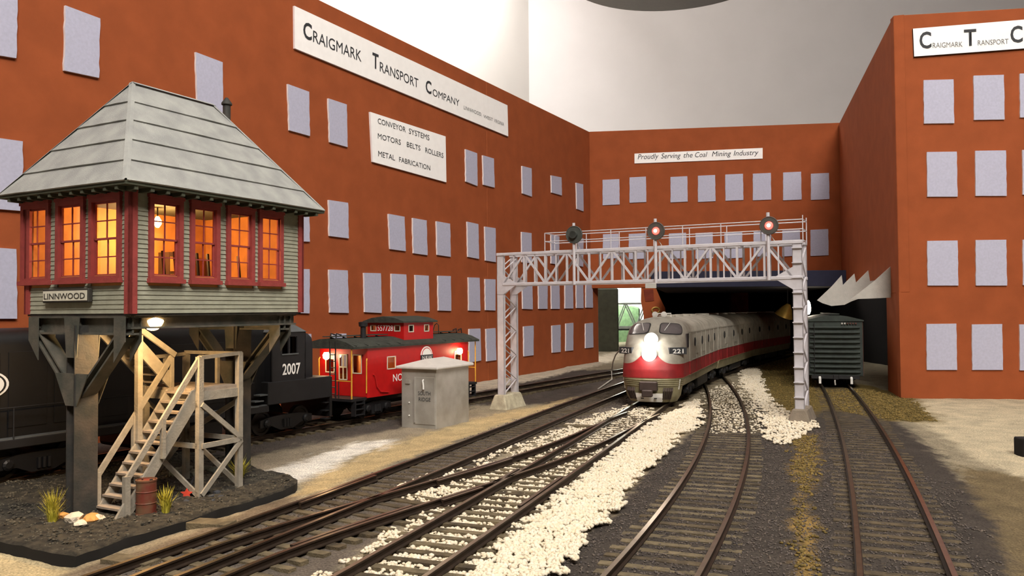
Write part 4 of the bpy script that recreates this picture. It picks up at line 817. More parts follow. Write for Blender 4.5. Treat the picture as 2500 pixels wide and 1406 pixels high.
# ================================================================== ROLLING STOCK
def wheelset(mb, x, r=.95, g=1.66):
    for s in (-1, 1): mb.lathe([(r + .1, s * (g - .18)), (r + .1, s * (g - .1)), (r, s * (g - .08)), (r, s * (g + .16)), (r * .8, s * (g + .17)), (r * .75, s * (g + .1)), (.22, s * (g + .14))], (x, 0, .75 + r), (0, 1, 0), 20)
    return mb.tube([(x, -g, .75 + r), (x, g, .75 + r)], .16, 8)
def truck(parent, x, wb=2.6, r=.95, w=2.35, material='iron', axles=2):
    xs_ = [x + (i - (axles - 1) / 2) * (wb if axles == 2 else wb / 2 * 1.3) for i in range(axles)]; half = (xs_[-1] - xs_[0]) / 2
    t_ = None
    for s in (-1, 1):
        mb = MB(); y = s * w
        mb.prism([(x - half - .7, y - .12, 1.45), (x - half - .7, y - .12, 2.05), (x - half + .5, y - .12, 2.25), (x - .6, y - .12, 2.3), (x + .6, y - .12, 2.3), (x + half - .5, y - .12, 2.25), (x + half + .7, y - .12, 2.05), (x + half + .7, y - .12, 1.45), (x + half - .5, y - .12, 1.5), (x + .7, y - .12, 1.1), (x - .7, y - .12, 1.1), (x - half + .5, y - .12, 1.5)], (0, .24, 0))
        for xa in xs_: mb.lathe([(.34, 0), (.34, .12), (.2, .2)], (xa, y + s * .1, .75 + r), (0, s, 0), 10)
        for k in (-.3, 0, .3): mb.lathe([(.13, 1.3), (.13, 1.95)], (x + k, y + s * .18, 0), n=8)
        f = mb.build('truck_frame', material, parent, bevel=0)
    for xa in xs_: wheelset(MB(), xa, r).build('wheelset', 'wheel', parent, smooth=True)
    MB().box(x - .4, x + .4, -w, w, 1.55, 2.3).build('bolster', material, parent)
def coupler(parent, x, d, z=2.1): 
    mb = MB(); mb.bar((x, 0, z), (x + d * 1.0, 0, z), .3, .35); mb.box(min(x + d * .9, x + d * 1.35), max(x + d * .9, x + d * 1.35), -.32, .32, z - .3, z + .3); return mb.build('coupler', 'iron', parent, bevel=.05)
# ---- black locomotive on the wall track (local x runs away from the viewer along the track, -y faces the viewer)
def on_track(f, y):
    d = tdir(f, y); return Vector((f(y), y, 0)), math.atan2(d.y, d.x)
loc, rz = on_track(fT1, 70)
bl = thing('diesel_locomotive', 'black diesel locomotive number 2007 with long hood behind the signal tower', 'locomotive', loc, rz)
K = 'loco_black'
MB().box(-31, -4.5, -3.0, 3.0, 2.75, 3.3).build('frame', 'loco_grey', bl, bevel=.05)
MB().box(-4.7, 2.4, -3.1, 3.1, 3.3, 5.15).build('end_deck', 'loco_grey', bl, bevel=.06)
MB().box(-31, -4.4, -2.95, 2.95, 3.28, 3.36).build('walkway', 'loco_roof', bl)
hp = [(-2.25, 3.3), (-2.25, 8.9), (-2.1, 9.4), (-1.6, 9.75), (0, 9.92), (1.6, 9.75), (2.1, 9.4), (2.25, 8.9), (2.25, 3.3)]
hd = MB().prism([(-31, y, z) for y, z in hp], (26.7, 0, 0)).build('long_hood', K, bl, smooth=True)
for k in range(9):
    x = -29.5 + k * 2.75; MB().box(x, x + 2.3, -2.31, -2.24, 3.9, 8.5).build('hood_door', K, hd, bevel=.02)
mb = MB(); x0, x1 = -4.35, -.62; y0 = 3.1
def cabside(y):
    m_ = MB(); s = .14 if y < 0 else -.14
    a, c = sorted((y, y + s)); m_.box(x0, x1, a, c, 4.9, 7.35); m_.box(x0, x1, a, c, 8.75, 9.2); m_.box(x0, x0 + 1.15, a, c, 7.35, 8.75); m_.box(x1 - .95, x1, a, c, 7.35, 8.75); m_.box(x0 + 1.85, x0 + 2.0, a, c, 7.35, 8.75); return m_
cb = cabside(-3.05).build('cab', 'loco_grey', bl)
cabside(3.05).build('cab_side', 'loco_grey', cb)
for xx in (x0, x1 - .12):
    m_ = MB(); m_.box(xx, xx + .12, -3.05, 3.05, 4.9, 7.3); m_.box(xx, xx + .12, -3.05, 3.05, 8.7, 9.2); m_.box(xx, xx + .12, -3.05, -2.4, 7.3, 8.7); m_.box(xx, xx + .12, 2.4, 3.05, 7.3, 8.7); m_.box(xx, xx + .12, -1.2, 1.2, 7.3, 8.7); m_.build('cab_end', 'loco_grey', cb)
m_ = MB(); e = .12; zz = 9.12
m_.v = [(x0 - e, -3.05 - e, zz), (x1 + e, -3.05 - e, zz), (x1 + e, 3.05 + e, zz), (x0 - e, 3.05 + e, zz), (x0 + .75, -1.7, zz + 1.0), (x1 - .9, -1.7, zz + 1.0), (x1 - .9, 1.7, zz + 1.0), (x0 + .75, 1.7, zz + 1.0)]
m_.f = [(3, 2, 1, 0), (4, 5, 6, 7), (0, 1, 5, 4), (1, 2, 6, 5), (2, 3, 7, 6), (3, 0, 4, 7)]; m_.mi = [0] * 6; m_.build('cab_roof', 'loco_roof', bl, bevel=.06)
MB().box(x0 + 1.1, x1 - .85, -3.12, -3.02, 7.25, 7.36).build('arm_rest', 'loco_roof', cb)
n2 = text_mesh('lettering', '2007', 'white_paint', cb, (x0 + 1.15, -3.06, 5.65), (1, 0, 0), (0, 0, 1), 1.95, .92, .02, bold=.02)
MB().prism([(-.65, y * .93, z if z < 5 else z - .85) for y, z in hp], (1.75, 0, 0)).build('short_hood', 'loco_grey', bl, smooth=True)
for i, (sx, sz) in enumerate(((-5.0, 4.2), (-5.5, 3.75), (-6.0, 3.35))): MB().box(sx - .5, sx + .4, -3.05, -2.3, sz - .1, sz).build('step', 'loco_roof', bl)
for sx in (2.1,):
    for sz in (1.5, 2.2, 2.9): MB().box(sx - .4, sx + .3, -3.0, -2.4, sz - .08, sz).build('step', 'iron', bl)
MB().box(2.2, 2.5, -3.05, 3.05, 1.6, 5.1).build('pilot_plate', K, bl)
MB().lathe([(1.35, -1.2), (1.45, 1.2)], (0, 0, 0)); m_ = MB()
m_.lathe([(1.0, -.02), (1.0, .03), (.86, .04)], (0, 0, 0), (0, -1, 0), 28); m_.v = [(x * 1.35 - 25.35, y - 2.34, z * .85 + 6.6) for x, y, z in m_.v]; h_ = m_.build('herald', 'white_paint', bl)
m_ = MB(); m_.lathe([(.88, .02), (.88, .05), (.8, .06)], (0, 0, 0), (0, -1, 0), 28); m_.v = [(x * 1.35 - 25.35, y - 2.35, z * .85 + 6.6) for x, y, z in m_.v]; m_.build('rim', 'iron', h_)
m_ = MB(); m_.lathe([(.78, .05), (.78, .07)], (0, 0, 0), (0, -1, 0), 28); m_.v = [(x * 1.35 - 25.35, y - 2.35, z * .85 + 6.6) for x, y, z in m_.v]; m_.build('field', 'white_paint', h_)
truck(bl, -2.2, 4.2, 1.0, 2.4, 'loco_black'); truck(bl, -22, 4.2, 1.0, 2.4, 'loco_black')
MB().box(-15.5, -8.5, -2.5, 2.5, 1.3, 2.8).build('fuel_tank', K, bl, bevel=.3, seg=2)
coupler(bl, 2.4, 1)
for x in (-28, -24, -20, -16, -12, -8): MB().tube([(x, -2.95, 3.3), (x, -2.95, 5.2)], .05, 6).build('rail_post', 'iron', bl)
MB().tube([(-30, -2.95, 5.2), (-6, -2.95, 5.2)], .05, 6).build('hand_rail', 'iron', bl)
# ---- caboose
cz = thing('caboose', 'red caboose 557728 with cupola and lit end windows behind the silver hut', 'caboose', loc, rz)
C0, C1, CW, CZ0, CZ1 = 7.1, 23.4, 3.05, 2.75, 7.45; RD_ = 'cab_red'
def holed(mb, a0, a1, z0, z1, wins, put):
    cur = a0
    for w0, w1, b0, b1 in sorted(wins):
        put(mb, cur, w0, z0, z1); put(mb, w0, w1, z0, b0); put(mb, w0, w1, b1, z1); cur = w1
    put(mb, cur, a1, z0, z1); return mb
SW = [(9.85, 11.15, 5.2, 6.45), (20.9, 22.2, 5.2, 6.45)]
body = holed(MB(), C0, C1, CZ0, CZ1, SW, lambda m_, a, c, z0, z1: m_.box(a, c, -CW, -CW + .14, z0, z1)).build('body', RD_, cz)
holed(MB(), C0, C1, CZ0, CZ1, SW, lambda m_, a, c, z0, z1: m_.box(a, c, CW - .14, CW, z0, z1)).build('side', RD_, body)
EW = [(-2.35, -1.2, 4.95, 6.75), (-.55, .55, 4.3, 6.75), (1.1, 2.3, 4.95, 6.75)]
for xx in (C0, C1 - .14): holed(MB(), -CW + .14, CW - .14, CZ0, CZ1, EW, lambda m_, a, c, z0, z1: m_.box(xx, xx + .14, a, c, z0, z1)).build('end_wall', RD_, body)
MB().box(C0, C1, -CW + .1, CW - .1, CZ0 - .1, CZ0 + .1).build('floor', 'iron', body)
def wframe(parent, x, y, w, h, z, axis, name='window', mul=0):
    mb = MB(); t_ = .09; 
    def bx(a, c, z0, z1): return mb.box(a, c, y - .04, y + .04, z0, z1) if axis == 'x' else mb.box(x - .04, x + .04, a, c, z0, z1)
    a0, a1 = ((x, x + w) if axis == 'x' else (y, y + w)); bx(a0, a0 + t_, z, z + h); bx(a1 - t_, a1, z, z + h); bx(a0, a1, z, z + t_); bx(a0, a1, z + h - t_, z + h)
    if mul: bx(a0, a1, z + h / 2 - .06, z + h / 2 + .06); bx((a0 + a1) / 2 - .05, (a0 + a1) / 2 + .05, z, z + h)
    wn = mb.build(name, 'sign_cream', parent); m2 = MB()
    (m2.box(a0, a1, y - .01, y + .01, z, z + h) if axis == 'x' else m2.box(x - .01, x + .01, a0, a1, z, z + h)).build('pane', 'pane_clear', wn); return wn
for w0, w1, b0, b1 in SW: wframe(cz, w0, -CW, w1 - w0, b1 - b0, b0, 'x')
for w0, w1, b0, b1 in EW: wframe(cz, C0, w0, w1 - w0, b1 - b0, b0, 'y', mul=1 if w0 == -.55 else 0)
MB().box(C0 + 2, C1 - 2, -.1, .1, CZ0, CZ1).build('partition', 'room_wood', body)
for s in (-1, 1): MB().box(C0 + .5, C1 - .5, s * 2.5, s * 2.7, CZ0, 4.6).build('bench', 'room_wood', body)
# roof: shallow arch with overhang, running boards
rp = [(-3.25, 7.35), (-3.25, 7.55), (-2.2, 7.98), (-1.1, 8.22), (0, 8.3), (1.1, 8.22), (2.2, 7.98), (3.25, 7.55), (3.25, 7.35)]
MB().prism([(C0 - 2.0, y, z) for y, z in rp], (C1 - C0 + 4.0, 0, 0)).build('roof', 'cab_roof', cz)
for s in (-1, 1):
    for k in range(3):
        for (xa, xb) in ((C0 - 2.1, 12.9), (18.3, C1 + 2.1)): MB().box(xa, xb, s * .0 + (k - 1) * .42 - .19, (k - 1) * .42 + .19, 8.42, 8.5).build('running_board', 'cab_roof', cz) if s == 1 else None
for k in range(7): 
    x = C0 - 1.6 + k * 1.55
    for xx in ((x,) if x < 12.5 else ()): MB().bar((xx, -3.2, 7.62), (xx, 0, 8.36), .08, .1).build('roof_rib', 'cab_roof', cz)
for k in range(4): MB().bar((19.2 + k * 1.6, -3.2, 7.62), (19.2 + k * 1.6, 0, 8.36), .08, .1).build('roof_rib', 'cab_roof', cz)
U0, U1, UW = 13.2, 18.0, 2.4
cup = MB(); holed(cup, U0, U1, 7.7, 9.75, [(13.9, 14.75, 8.65, 9.4), (16.45, 17.3, 8.65, 9.4)], lambda m_, a, c, z0, z1: m_.box(a, c, -UW, -UW + .12, z0, z1))
holed(cup, U0, U1, 7.7, 9.75, [(13.9, 14.75, 8.65, 9.4), (16.45, 17.3, 8.65, 9.4)], lambda m_, a, c, z0, z1: m_.box(a, c, UW - .12, UW, z0, z1))
for xx in (U0, U1 - .12): holed(cup, -UW + .12, UW - .12, 7.9, 9.85, [(-1.95, -1.15, 8.75, 9.4), (1.2, 2.0, 8.75, 9.4)], lambda m_, a, c, z0, z1: m_.box(xx, xx + .12, a, c, z0, z1))
cu_ = cup.build('cupola', RD_, cz)
for w0 in (13.9, 16.45): wframe(cu_, w0, -UW, .85, .75, 8.65, 'x')
for w0 in (-1.95, 1.2): wframe(cu_, U0, w0, .8, .65, 8.75, 'y')
rp2 = [(-2.7, 9.62), (-2.7, 9.78), (-1.5, 10.12), (0, 10.28), (1.5, 10.12), (2.7, 9.78), (2.7, 9.62)]
MB().prism([(U0 - .4, y, z) for y, z in rp2], (U1 - U0 + .8, 0, 0)).build('cupola_roof', 'cab_roof', cz)
text_mesh('lettering', '557728', 'white_paint', cu_, (U0 - .02, 1.02, 8.8), (0, -1, 0), (0, 0, 1), 2.04, .6, .02, bold=.01)
text_mesh('lettering', 'NORFOLK AND WESTERN', 'white_paint', body, (10.7, -CW - .02, 4.0), (1, 0, 0), (0, 0, 1), 11.2, .72, .01, bold=.01)
hx, hz = 16.0, 6.2
hr = MB().lathe([(.98, .0), (.98, .03)], (hx, -CW - .005, hz), (0, -1, 0), 30).build('herald', 'white_paint', body)
MB().lathe([(.84, .03), (.84, .05)], (hx, -CW - .005, hz), (0, -1, 0), 30).build('field', 'cab_red', hr); MB().lathe([(.76, .05), (.76, .07)], (hx, -CW - .005, hz), (0, -1, 0), 30).build('disc', 'white_paint', hr)
MB().box(hx - 1.0, hx + 1.0, -CW - .1, -CW - .02, hz - .5, hz + .12).build('band', 'ink', hr); text_mesh('lettering', 'N&W', 'white_paint', hr, (hx - .8, -CW - .1, hz - .42), (1, 0, 0), (0, 0, 1), 1.6, .46, .02)
# ends: platforms, steps, railings, ladder
for sgn, xe in ((-1, C0), (1, C1)):
    a, c = sorted((xe, xe + sgn * 2.0)); MB().box(a, c, -2.9, 2.9, 2.55, 2.8).build('platform', 'iron', cz)
    for s in (-1, 1):
        for k in range(3): x_ = xe + sgn * (.95); MB().box(x_ - .55, x_ + .55, min(s * (2.4 + .12 * k), s * 3.0), max(s * (2.4 + .12 * k), s * 3.0), 1.25 + (2 - k) * .5, 1.33 + (2 - k) * .5).build('step', 'iron', cz)
        for xs_ in (.35, 1.55): MB().box(xe + sgn * xs_ - .05, xe + sgn * xs_ + .05, min(s * 2.5, s * 3.02), max(s * 2.5, s * 3.02), 1.2, 2.6).build('step_hanger', 'iron', cz)
        MB().tube([(xe + sgn * 1.85, s * 2.8, 2.8), (xe + sgn * 1.85, s * 2.8, 7.4)], .07, 6).build('grab_pole', 'yellow_rail', cz)
        MB().tube([(xe + sgn * .08, s * 3.0, 3.2), (xe + sgn * .12, s * 3.05, 6.2), (xe + sgn * .02, s * 3.0, 6.4)], .06, 6).build('grab_pole', 'yellow_rail', cz)
        MB().tube([(xe + sgn * 1.85, s * 2.8, 4.4), (xe + sgn * 1.85, s * .6, 4.4)], .05, 6).build('end_rail', 'yellow_rail', cz)
        MB().tube([(xe + sgn * 1.85, s * 1.2, 2.8), (xe + sgn * 1.85, s * 1.2, 4.4)], .05, 6).build('end_rail', 'iron', cz)
    for y in (-.9, -.2): MB().tube([(xe + sgn * 1.95, y, 2.8), (xe + sgn * 1.95, y, 8.0), (xe + sgn * 1.8, y, 8.75), (xe + sgn * 1.2, y, 8.6)], .07, 6).build('ladder_rail', 'iron', cz)
    for k in range(8): MB().tube([(xe + sgn * 1.95, -.9, 3.2 + .6 * k), (xe + sgn * 1.95, -.2, 3.2 + .6 * k)], .045, 5).build('ladder_rung', 'iron', cz)
    coupler(cz, xe + sgn * 1.9, sgn)
MB().tube([(C0 + .7, -CW - .1, 4.9), (C0 + .95, -CW - .12, 4.7), (C0 + 1.2, -CW - .12, 3.7), (C0 + 1.7, -CW - .12, 3.2), (C0 + 2.9, -CW - .12, 3.05)], .06, 6).build('grab_iron', 'cab_red', cz)
for x in (20.3, 21.6): MB().tube([(x, -.4, 8.3), (x, -.4, 9.2), (x + .1, -.1, 9.4), (x + .1, .2, 9.2), (x, .4, 8.4)], .05, 5).build('roof_grab', 'iron', cz)
MB().lathe([(.28, 8.1), (.26, 9.3), (.42, 9.35), (.45, 9.75), (.3, 9.8)], (8.9, -.9, 0), n=14).build('smoke_jack', 'iron', cz, smooth=True)
truck(cz, C0 + 2.0, 2.6); truck(cz, C1 - 2.0, 2.6)
MB().box(C0 + .3, C1 - .3, -2.3, 2.3, 2.3, 2.7).build('underframe', 'iron', cz)
MB().lathe([(.6, -1.6), (.6, 1.6)], (15.5, 1.2, 1.9), (1, 0, 0), 12).build('air_tank', 'iron', cz)
for xx, yy, zz, en in ((C0 - .4, 1.8, 6.55, .022), (C1 - 1.8, -CW - .2, 6.4, .012)):
    b_ = MB().lathe([(.1, -.36), (.3, -.2), (.34, .1), (.22, .34)], (xx, yy, zz), (0, 0, 1), 12).build('window_glare', 'bulb_warm', cz, smooth=True)  # glowing bulb added at the window top to stand for its glare
    point_light('window_glare_light', cz, (xx - .5, yy - .3, zz), en, (1, .72, .45), .003)
point_light('cabin_light', cz, (C0 + 3.5, -.9, 6.6), .05, (1, .78, .5), .003); point_light('cabin_light', cz, (C1 - 3, -.9, 6.6), .04, (1, .75, .45), .003)
# ---- grey and red cab units
def fcolor():
    M = bpy.data.materials.new('unit_paint'); M.use_nodes = True; nt = M.node_tree; N = nt.nodes; L = nt.links; b = N['Principled BSDF']; b.inputs['Roughness'].default_value = .5
    tc = N.new('ShaderNodeTexCoord'); sp = N.new('ShaderNodeSeparateXYZ'); L.new(tc.outputs['Object'], sp.inputs[0])
    def mth(op, a, c=None):
        n_ = N.new('ShaderNodeMath'); n_.operation = op
        for i, v in enumerate((a, c)):
            if v is None: continue
            if isinstance(v, (int, float)): n_.inputs[i].default_value = v
            else: L.new(v, n_.inputs[i])
        return n_.outputs[0]
    y2 = mth('MULTIPLY', mth('MULTIPLY', sp.outputs['Y'], sp.outputs['Y']), -1 / (.0125 ** 2)); top = mth('ADD', mth('MULTIPLY', mth('EXPONENT', y2), .0150), .0498)
    red = mth('MULTIPLY', mth('LESS_THAN', sp.outputs['Z'], top), mth('GREATER_THAN', sp.outputs['Z'], .0352)); skirt = mth('LESS_THAN', sp.outputs['Z'], .0352)
    nz = N.new('ShaderNodeTexNoise'); nz.inputs['Scale'].default_value = 90; nz.inputs['Detail'].default_value = 6; L.new(tc.outputs['Object'], nz.inputs['Vector'])
    rmp = N.new('ShaderNodeValToRGB'); rmp.color_ramp.elements[0].color = (.72, .72, .7, 1); rmp.color_ramp.elements[0].position = .35; rmp.color_ramp.elements[1].color = (1.05, 1.05, 1.05, 1); rmp.color_ramp.elements[1].position = .6; L.new(nz.outputs['Fac'], rmp.inputs[0])
    def mix(f_, a, c, bt='MIX'):
        n_ = N.new('ShaderNodeMix'); n_.data_type = 'RGBA'; n_.blend_type = bt
        if isinstance(f_, (int, float)): n_.inputs[0].default_value = f_
        else: L.new(f_, n_.inputs[0])
        for i, v in ((6, a), (7, c)):
            if isinstance(v, tuple): n_.inputs[i].default_value = (*lin(v), 1)
            else: L.new(v, n_.inputs[i])
        return n_.outputs[2]
    c_ = mix(skirt, mix(red, (158, 154, 143), (142, 32, 36)), (140, 134, 104)); L.new(mix(1.0, c_, rmp.outputs[0], 'MULTIPLY'), b.inputs['Base Color']); MATS['unit_paint'] = M
fcolor()
ZP = [0.95, 1.6, 2.6, 3.4, 3.5, 4.4, 5.4, 6.3, 7.0, 7.5, 7.9, 8.15, 8.5, 8.85, 9.2, 9.5, 9.75, 9.9, 9.97]
WP = [2.5, 2.9, 3.1, 3.2, 3.3, 3.3, 3.3, 3.3, 3.3, 3.28, 3.26, 3.24, 3.2, 3.05, 2.72, 2.2, 1.55, .8, .05]
XP = [-.55, -.2, .0, .05, .1, .05, -.2, -.6, -1.05, -1.6, -2.2, -2.75, -3.2, -3.65, -4.1, -4.6, -5.1, -5.7, -6.4]
DP = [2.1, 2.4, 2.6, 2.7, 2.7, 2.9, 3.1, 3.2, 3.2, 3.0, 2.6, 2.2, 2.0, 1.9, 1.8, 1.6, 1.3, .9, .3]
def usurf(z, th):
    w, xf, D = (float(np.interp(z, ZP, q)) for q in (WP, XP, DP)); s, c = math.sin(th), max(0, math.cos(th))
    return Vector((xf - D + D * c ** .8, w * math.copysign(abs(s) ** .8, s), z))
def upatch(name, z0, z1, t0, t1, off, material, parent, nz_=8, nt_=14, rnd=.3, skew=None):
    G = []; th_ = .06
    for i in range(nz_ + 1):
        fz = i / nz_; row = []
        for j in range(nt_ + 1):
            ft = j / nt_; cz_ = fz * 2 - 1; ct = ft * 2 - 1
            ex = 1 - rnd * max(0, abs(ct)) ** 6 * .35; et = 1 - rnd * abs(cz_) ** 6 * .35
            z = (z0 + z1) / 2 + (z1 - z0) / 2 * cz_ * ex + (skew(ft) if skew else 0); t_ = R((t0 + t1) / 2 + (t1 - t0) / 2 * ct * et)
            p = usurf(z, t_); a = usurf(z + .02, t_) - p; c = usurf(z, t_ + .01) - p; nrm = c.cross(a).normalized()
            if nrm.x < 0: nrm = -nrm
            row.append(p + nrm * off)
        G.append(row)
    mb = MB(); mb.add([p for r_ in G for p in r_], [(i * (nt_ + 1) + j, i * (nt_ + 1) + j + 1, (i + 1) * (nt_ + 1) + j + 1, (i + 1) * (nt_ + 1) + j) for i in range(nz_) for j in range(nt_)])
    return mb.build(name, material, parent, smooth=True)
def unit_common(t, L0, L1):
    """side panels, roof gear, trucks for a unit whose body runs local x from L1 (rear) to L0"""
    for s in (-1, 1):
        y = s * 3.3
        for z in (5.05, 8.2, 3.5): MB().box(L1 + .3, L0, min(y, y + s * .05), max(y, y + s * .05), z - .04, z + .04).build('batten', 'unit_paint', t)
        for k in range(7):
            x = L0 - 1.2 - k * (L0 - L1 - 2.4) / 6; MB().box(x - .04, x + .04, min(y, y + s * .05), max(y, y + s * .05), 3.5, 8.2).build('batten', 'unit_paint', t)
        for k in range(4):
            x = L0 - 4 - k * (L0 - L1 - 7) / 3.2; MB().lathe([(.5, 0), (.5, .06), (.4, .07), (.38, .03)], (x, y, 7.0), (0, s, 0), 16).build('porthole', 'iron', t)
        for k in range(3):
            x = L0 - 5.5 - k * (L0 - L1 - 7) / 3.2; MB().box(x - .8, x + .8, min(y, y + s * .06), max(y, y + s * .06), 5.6, 6.6).build('louvre_panel', 'unit_paint', t, bevel=.03)
    for k in range(4): x = L0 - 4.5 - k * (L0 - L1 - 9) / 3; MB().lathe([(1.0, 9.85), (1.0, 10.1), (.85, 10.12)], (x, 0, 0), n=20).build('roof_fan', 'unit_paint', t, smooth=True)
    m_ = (L0 + L1) / 2
    truck(t, m_ + 9.6, 4.0, 1.0, 2.7, 'iron'); truck(t, m_ - 9.6, 4.0, 1.0, 2.7, 'iron'); MB().box(m_ - 4.5, m_ + 4.5, -2.9, 2.9, 1.2, 2.9).build('fuel_tank', 'iron', t, bevel=.3, seg=2)
    MB().box(L1 + .4, L0 - .6, -2.2, 2.2, 2.2, 3.0).build('underframe', 'iron', t)
d0 = Vector((math.sin(R(21.5)), math.cos(R(21.5)), 0)); nose = Vector((fM(84.6), 84.6, 0)); LU = 31.5
ua = thing('diesel_locomotive', 'grey and red streamlined cab locomotive 221 with glowing headlights', 'locomotive', nose, math.atan2(-d0.y, -d0.x))
TH = [R(-90 + 5 * k) for k in range(37)]; zl_ = sorted(set(ZP + list(np.linspace(.95, 9.85, 34)))); rows = []
for z in zl_:
    arc = [usurf(z, t_) for t_ in TH]; w = abs(arc[0].y); rows.append([Vector((-LU, -w, z)), Vector((-20, -w, z)), Vector((-10, -w, z))] + arc + [Vector((-10, w, z)), Vector((-20, w, z)), Vector((-LU, w, z))])
cut = lambda z: z
nr_ = len(rows[0]); mb = MB(); body_rows = [r_ for r_ in rows if r_[0].z >= 2.3]
mb.add([p for r_ in body_rows for p in r_], [(i * nr_ + j, i * nr_ + j + 1, (i + 1) * nr_ + j + 1, (i + 1) * nr_ + j) for i in range(len(body_rows) - 1) for j in range(nr_ - 1)])
k0 = len(mb.v); mb.f.append(tuple((len(body_rows) - 1) * nr_ + j for j in range(nr_))); mb.f.append(tuple([i * nr_ for i in range(len(body_rows))] + [i * nr_ + nr_ - 1 for i in reversed(range(len(body_rows)))])); mb.mi += [0, 0]
mb.build('body', 'unit_paint', ua, smooth=True)
# nose skirt down to the pilot
prow = [r_[3:-3] for r_ in rows if r_[0].z <= 2.62]; n_ = len(prow[0]); mb = MB()
mb.add([p for r_ in prow for p in r_], [(i * n_ + j, i * n_ + j + 1, (i + 1) * n_ + j + 1, (i + 1) * n_ + j) for i in range(len(prow) - 1) for j in range(n_ - 1)]); mb.build('pilot', 'unit_paint', ua, smooth=True)
for s in (-1, 1):
    gz = upatch('windshield_frame', 8.08, 9.3, s * 6, s * 62, .03, 'iron', ua, skew=lambda f_: -.12 * f_)
    upatch('pane', 8.16, 9.22, s * 8, s * 59, .055, 'windshield', gz, skew=lambda f_: -.12 * f_)
    p0 = usurf(9.2, R(s * 30)) + Vector((.12, 0, .1)); p1 = usurf(8.45, R(s * 16)) + Vector((.12, 0, .05)); MB().tube([p0, p1], .035, 5).build('wiper', 'chrome_white', gz)
    nb_c = usurf(6.35, R(s * 52)); a_ = R(s * 35); ax_ = Vector((-math.sin(a_), math.cos(a_), 0)); nn = Vector((math.cos(a_), math.sin(a_), 0))
    pb = MB(); c_ = nb_c + nn * .12
    q = [c_ - ax_ * 1.0, c_ + ax_ * 1.0]; pb.hexa([q[0] - nn * .6 + Vector((0, 0, -.36)), q[1] - nn * .6 + Vector((0, 0, -.36)), q[1] + nn * .1 + Vector((0, 0, -.36)), q[0] + nn * .1 + Vector((0, 0, -.36)), q[0] - nn * .6 + Vector((0, 0, .36)), q[1] - nn * .6 + Vector((0, 0, .36)), q[1] + nn * .1 + Vector((0, 0, .36)), q[0] + nn * .1 + Vector((0, 0, .36))])
    nbo = pb.build('number_board', 'ink', ua); xd = ax_
    text_mesh('lettering', '221', 'white_paint', nbo, c_ + nn * .115 - xd * .62 + Vector((0, 0, -.23)), xd, (0, 0, 1), 1.24, .46, .01, bold=.02)
    MB().tube([usurf(2.3, R(s * 70)) + Vector((.1, 0, 0)), usurf(3.4, R(s * 70)) + Vector((.15, 0, 0))], .05, 5).build('grab_iron', 'chrome_white', ua)
    for k in range(5):
        b0 = usurf(2.5, R(s * (26 + 5 * k))); MB().tube([b0 + Vector((.05, 0, 0)), b0 + Vector((.3, 0, -.3)), usurf(1.3, R(s * (26 + 5 * k))) + Vector((.2, 0, 0))], .09, 6).build('air_hose', 'loco_dark_panel', ua)
    MB().box(-1.9, -1.3, s * 3.3, s * 3.45, 3.6, 8.0) if False else None
for z in (2.75, 2.95, 3.15, 3.35):
    pts = [usurf(z, R(t_)) + Vector((.05, 0, 0)) for t_ in range(-88, 89, 8)]; MB().tube(pts, .06, 5).build('anticlimber_rib', 'unit_paint', ua)
for zc_, r_, nm in ((7.5, .58, 'upper'), (6.05, .64, 'lower')):  # lenses oversized to take in some of the headlight glare
    c_ = usurf(zc_, 0); ax_ = Vector((1, 0, .25 if nm == 'upper' else .12)).normalized()
    hb = MB().lathe([(r_ + .18, -.6), (r_ + .18, .22), (r_ + .06, .3), (r_, .2)], c_, ax_, 28).build('headlight', 'chrome_white', ua, smooth=True)
    MB().lathe([(r_, .2), (r_ * .8, .34), (r_ * .3, .42)], c_, ax_, 24).build('lens', 'bulb_white', hb, smooth=True)
    point_light('headlight_glare', ua, c_ + ax_ * 1.3, .05, (1, .93, .84), .006)  # light added ahead of the lens to whiten the nose like glare
MB().box(-.35, .55, -.95, .95, 2.2, 3.2).build('coupler_pocket', 'loco_dark_panel', ua, bevel=.1)
mb = MB(); mb.bar((-.4, 0, 2.0), (.9, 0, 2.0), .5, .5); mb.box(.6, 1.15, -.55, .55, 1.65, 2.35); mb.build('coupler', 'loco_dark_panel', ua, bevel=.08)
mb = MB(); pw = [usurf(z, R(t_)) + Vector((.25, 0, 0)) for z in (1.0, 1.5, 1.95) for t_ in range(-26, 27, 4)]; nn_ = 14; mb.add(pw, [(i * nn_ + j, i * nn_ + j + 1, (i + 1) * nn_ + j + 1, (i + 1) * nn_ + j) for i in range(2) for j in range(nn_ - 1)]); mb.build('plow_plate', 'chrome_white', ua)
for y in (-.7, .7): MB().box(.02, .12, y - .15, y + .15, 1.35, 1.45).build('slot', 'iron', ua)
hz_ = usurf(9.9, 0).x - .5
for y in (-.5, .5): MB().lathe([(.1, -.9), (.16, .2), (.34, .6)], (hz_ - .6, y, 10.2), (1, 0, 0), 12).build('horn', 'chrome_white', ua, smooth=True)
MB().tube([(-7.5, -1.0, 9.6), (-7.5, -1.0, 10.3), (-9.0, .8, 10.3), (-9.0, .8, 9.6)], .06, 5).build('antenna', 'chrome_white', ua)
MB().box(-5.5, -4.2, 3.24, 3.36, 6.6, 8.1).build('cab_window', 'windshield', ua); MB().box(-7.6, -6.1, 3.28, 3.38, 3.6, 8.1).build('cab_door', 'unit_paint', ua, bevel=.03)
unit_common(ua, -6.2, -LU)
for k in range(9): MB().box(-9.2 - k * .55, -8.85 - k * .55, 3.31, 3.345, 4.0, 4.6).build('letter_block', 'unit_paint', ua) if False else None
MB().box(-LU - .5, -LU, -1.6, 1.6, 2.8, 9.4).build('diaphragm', 'loco_dark_panel', ua)
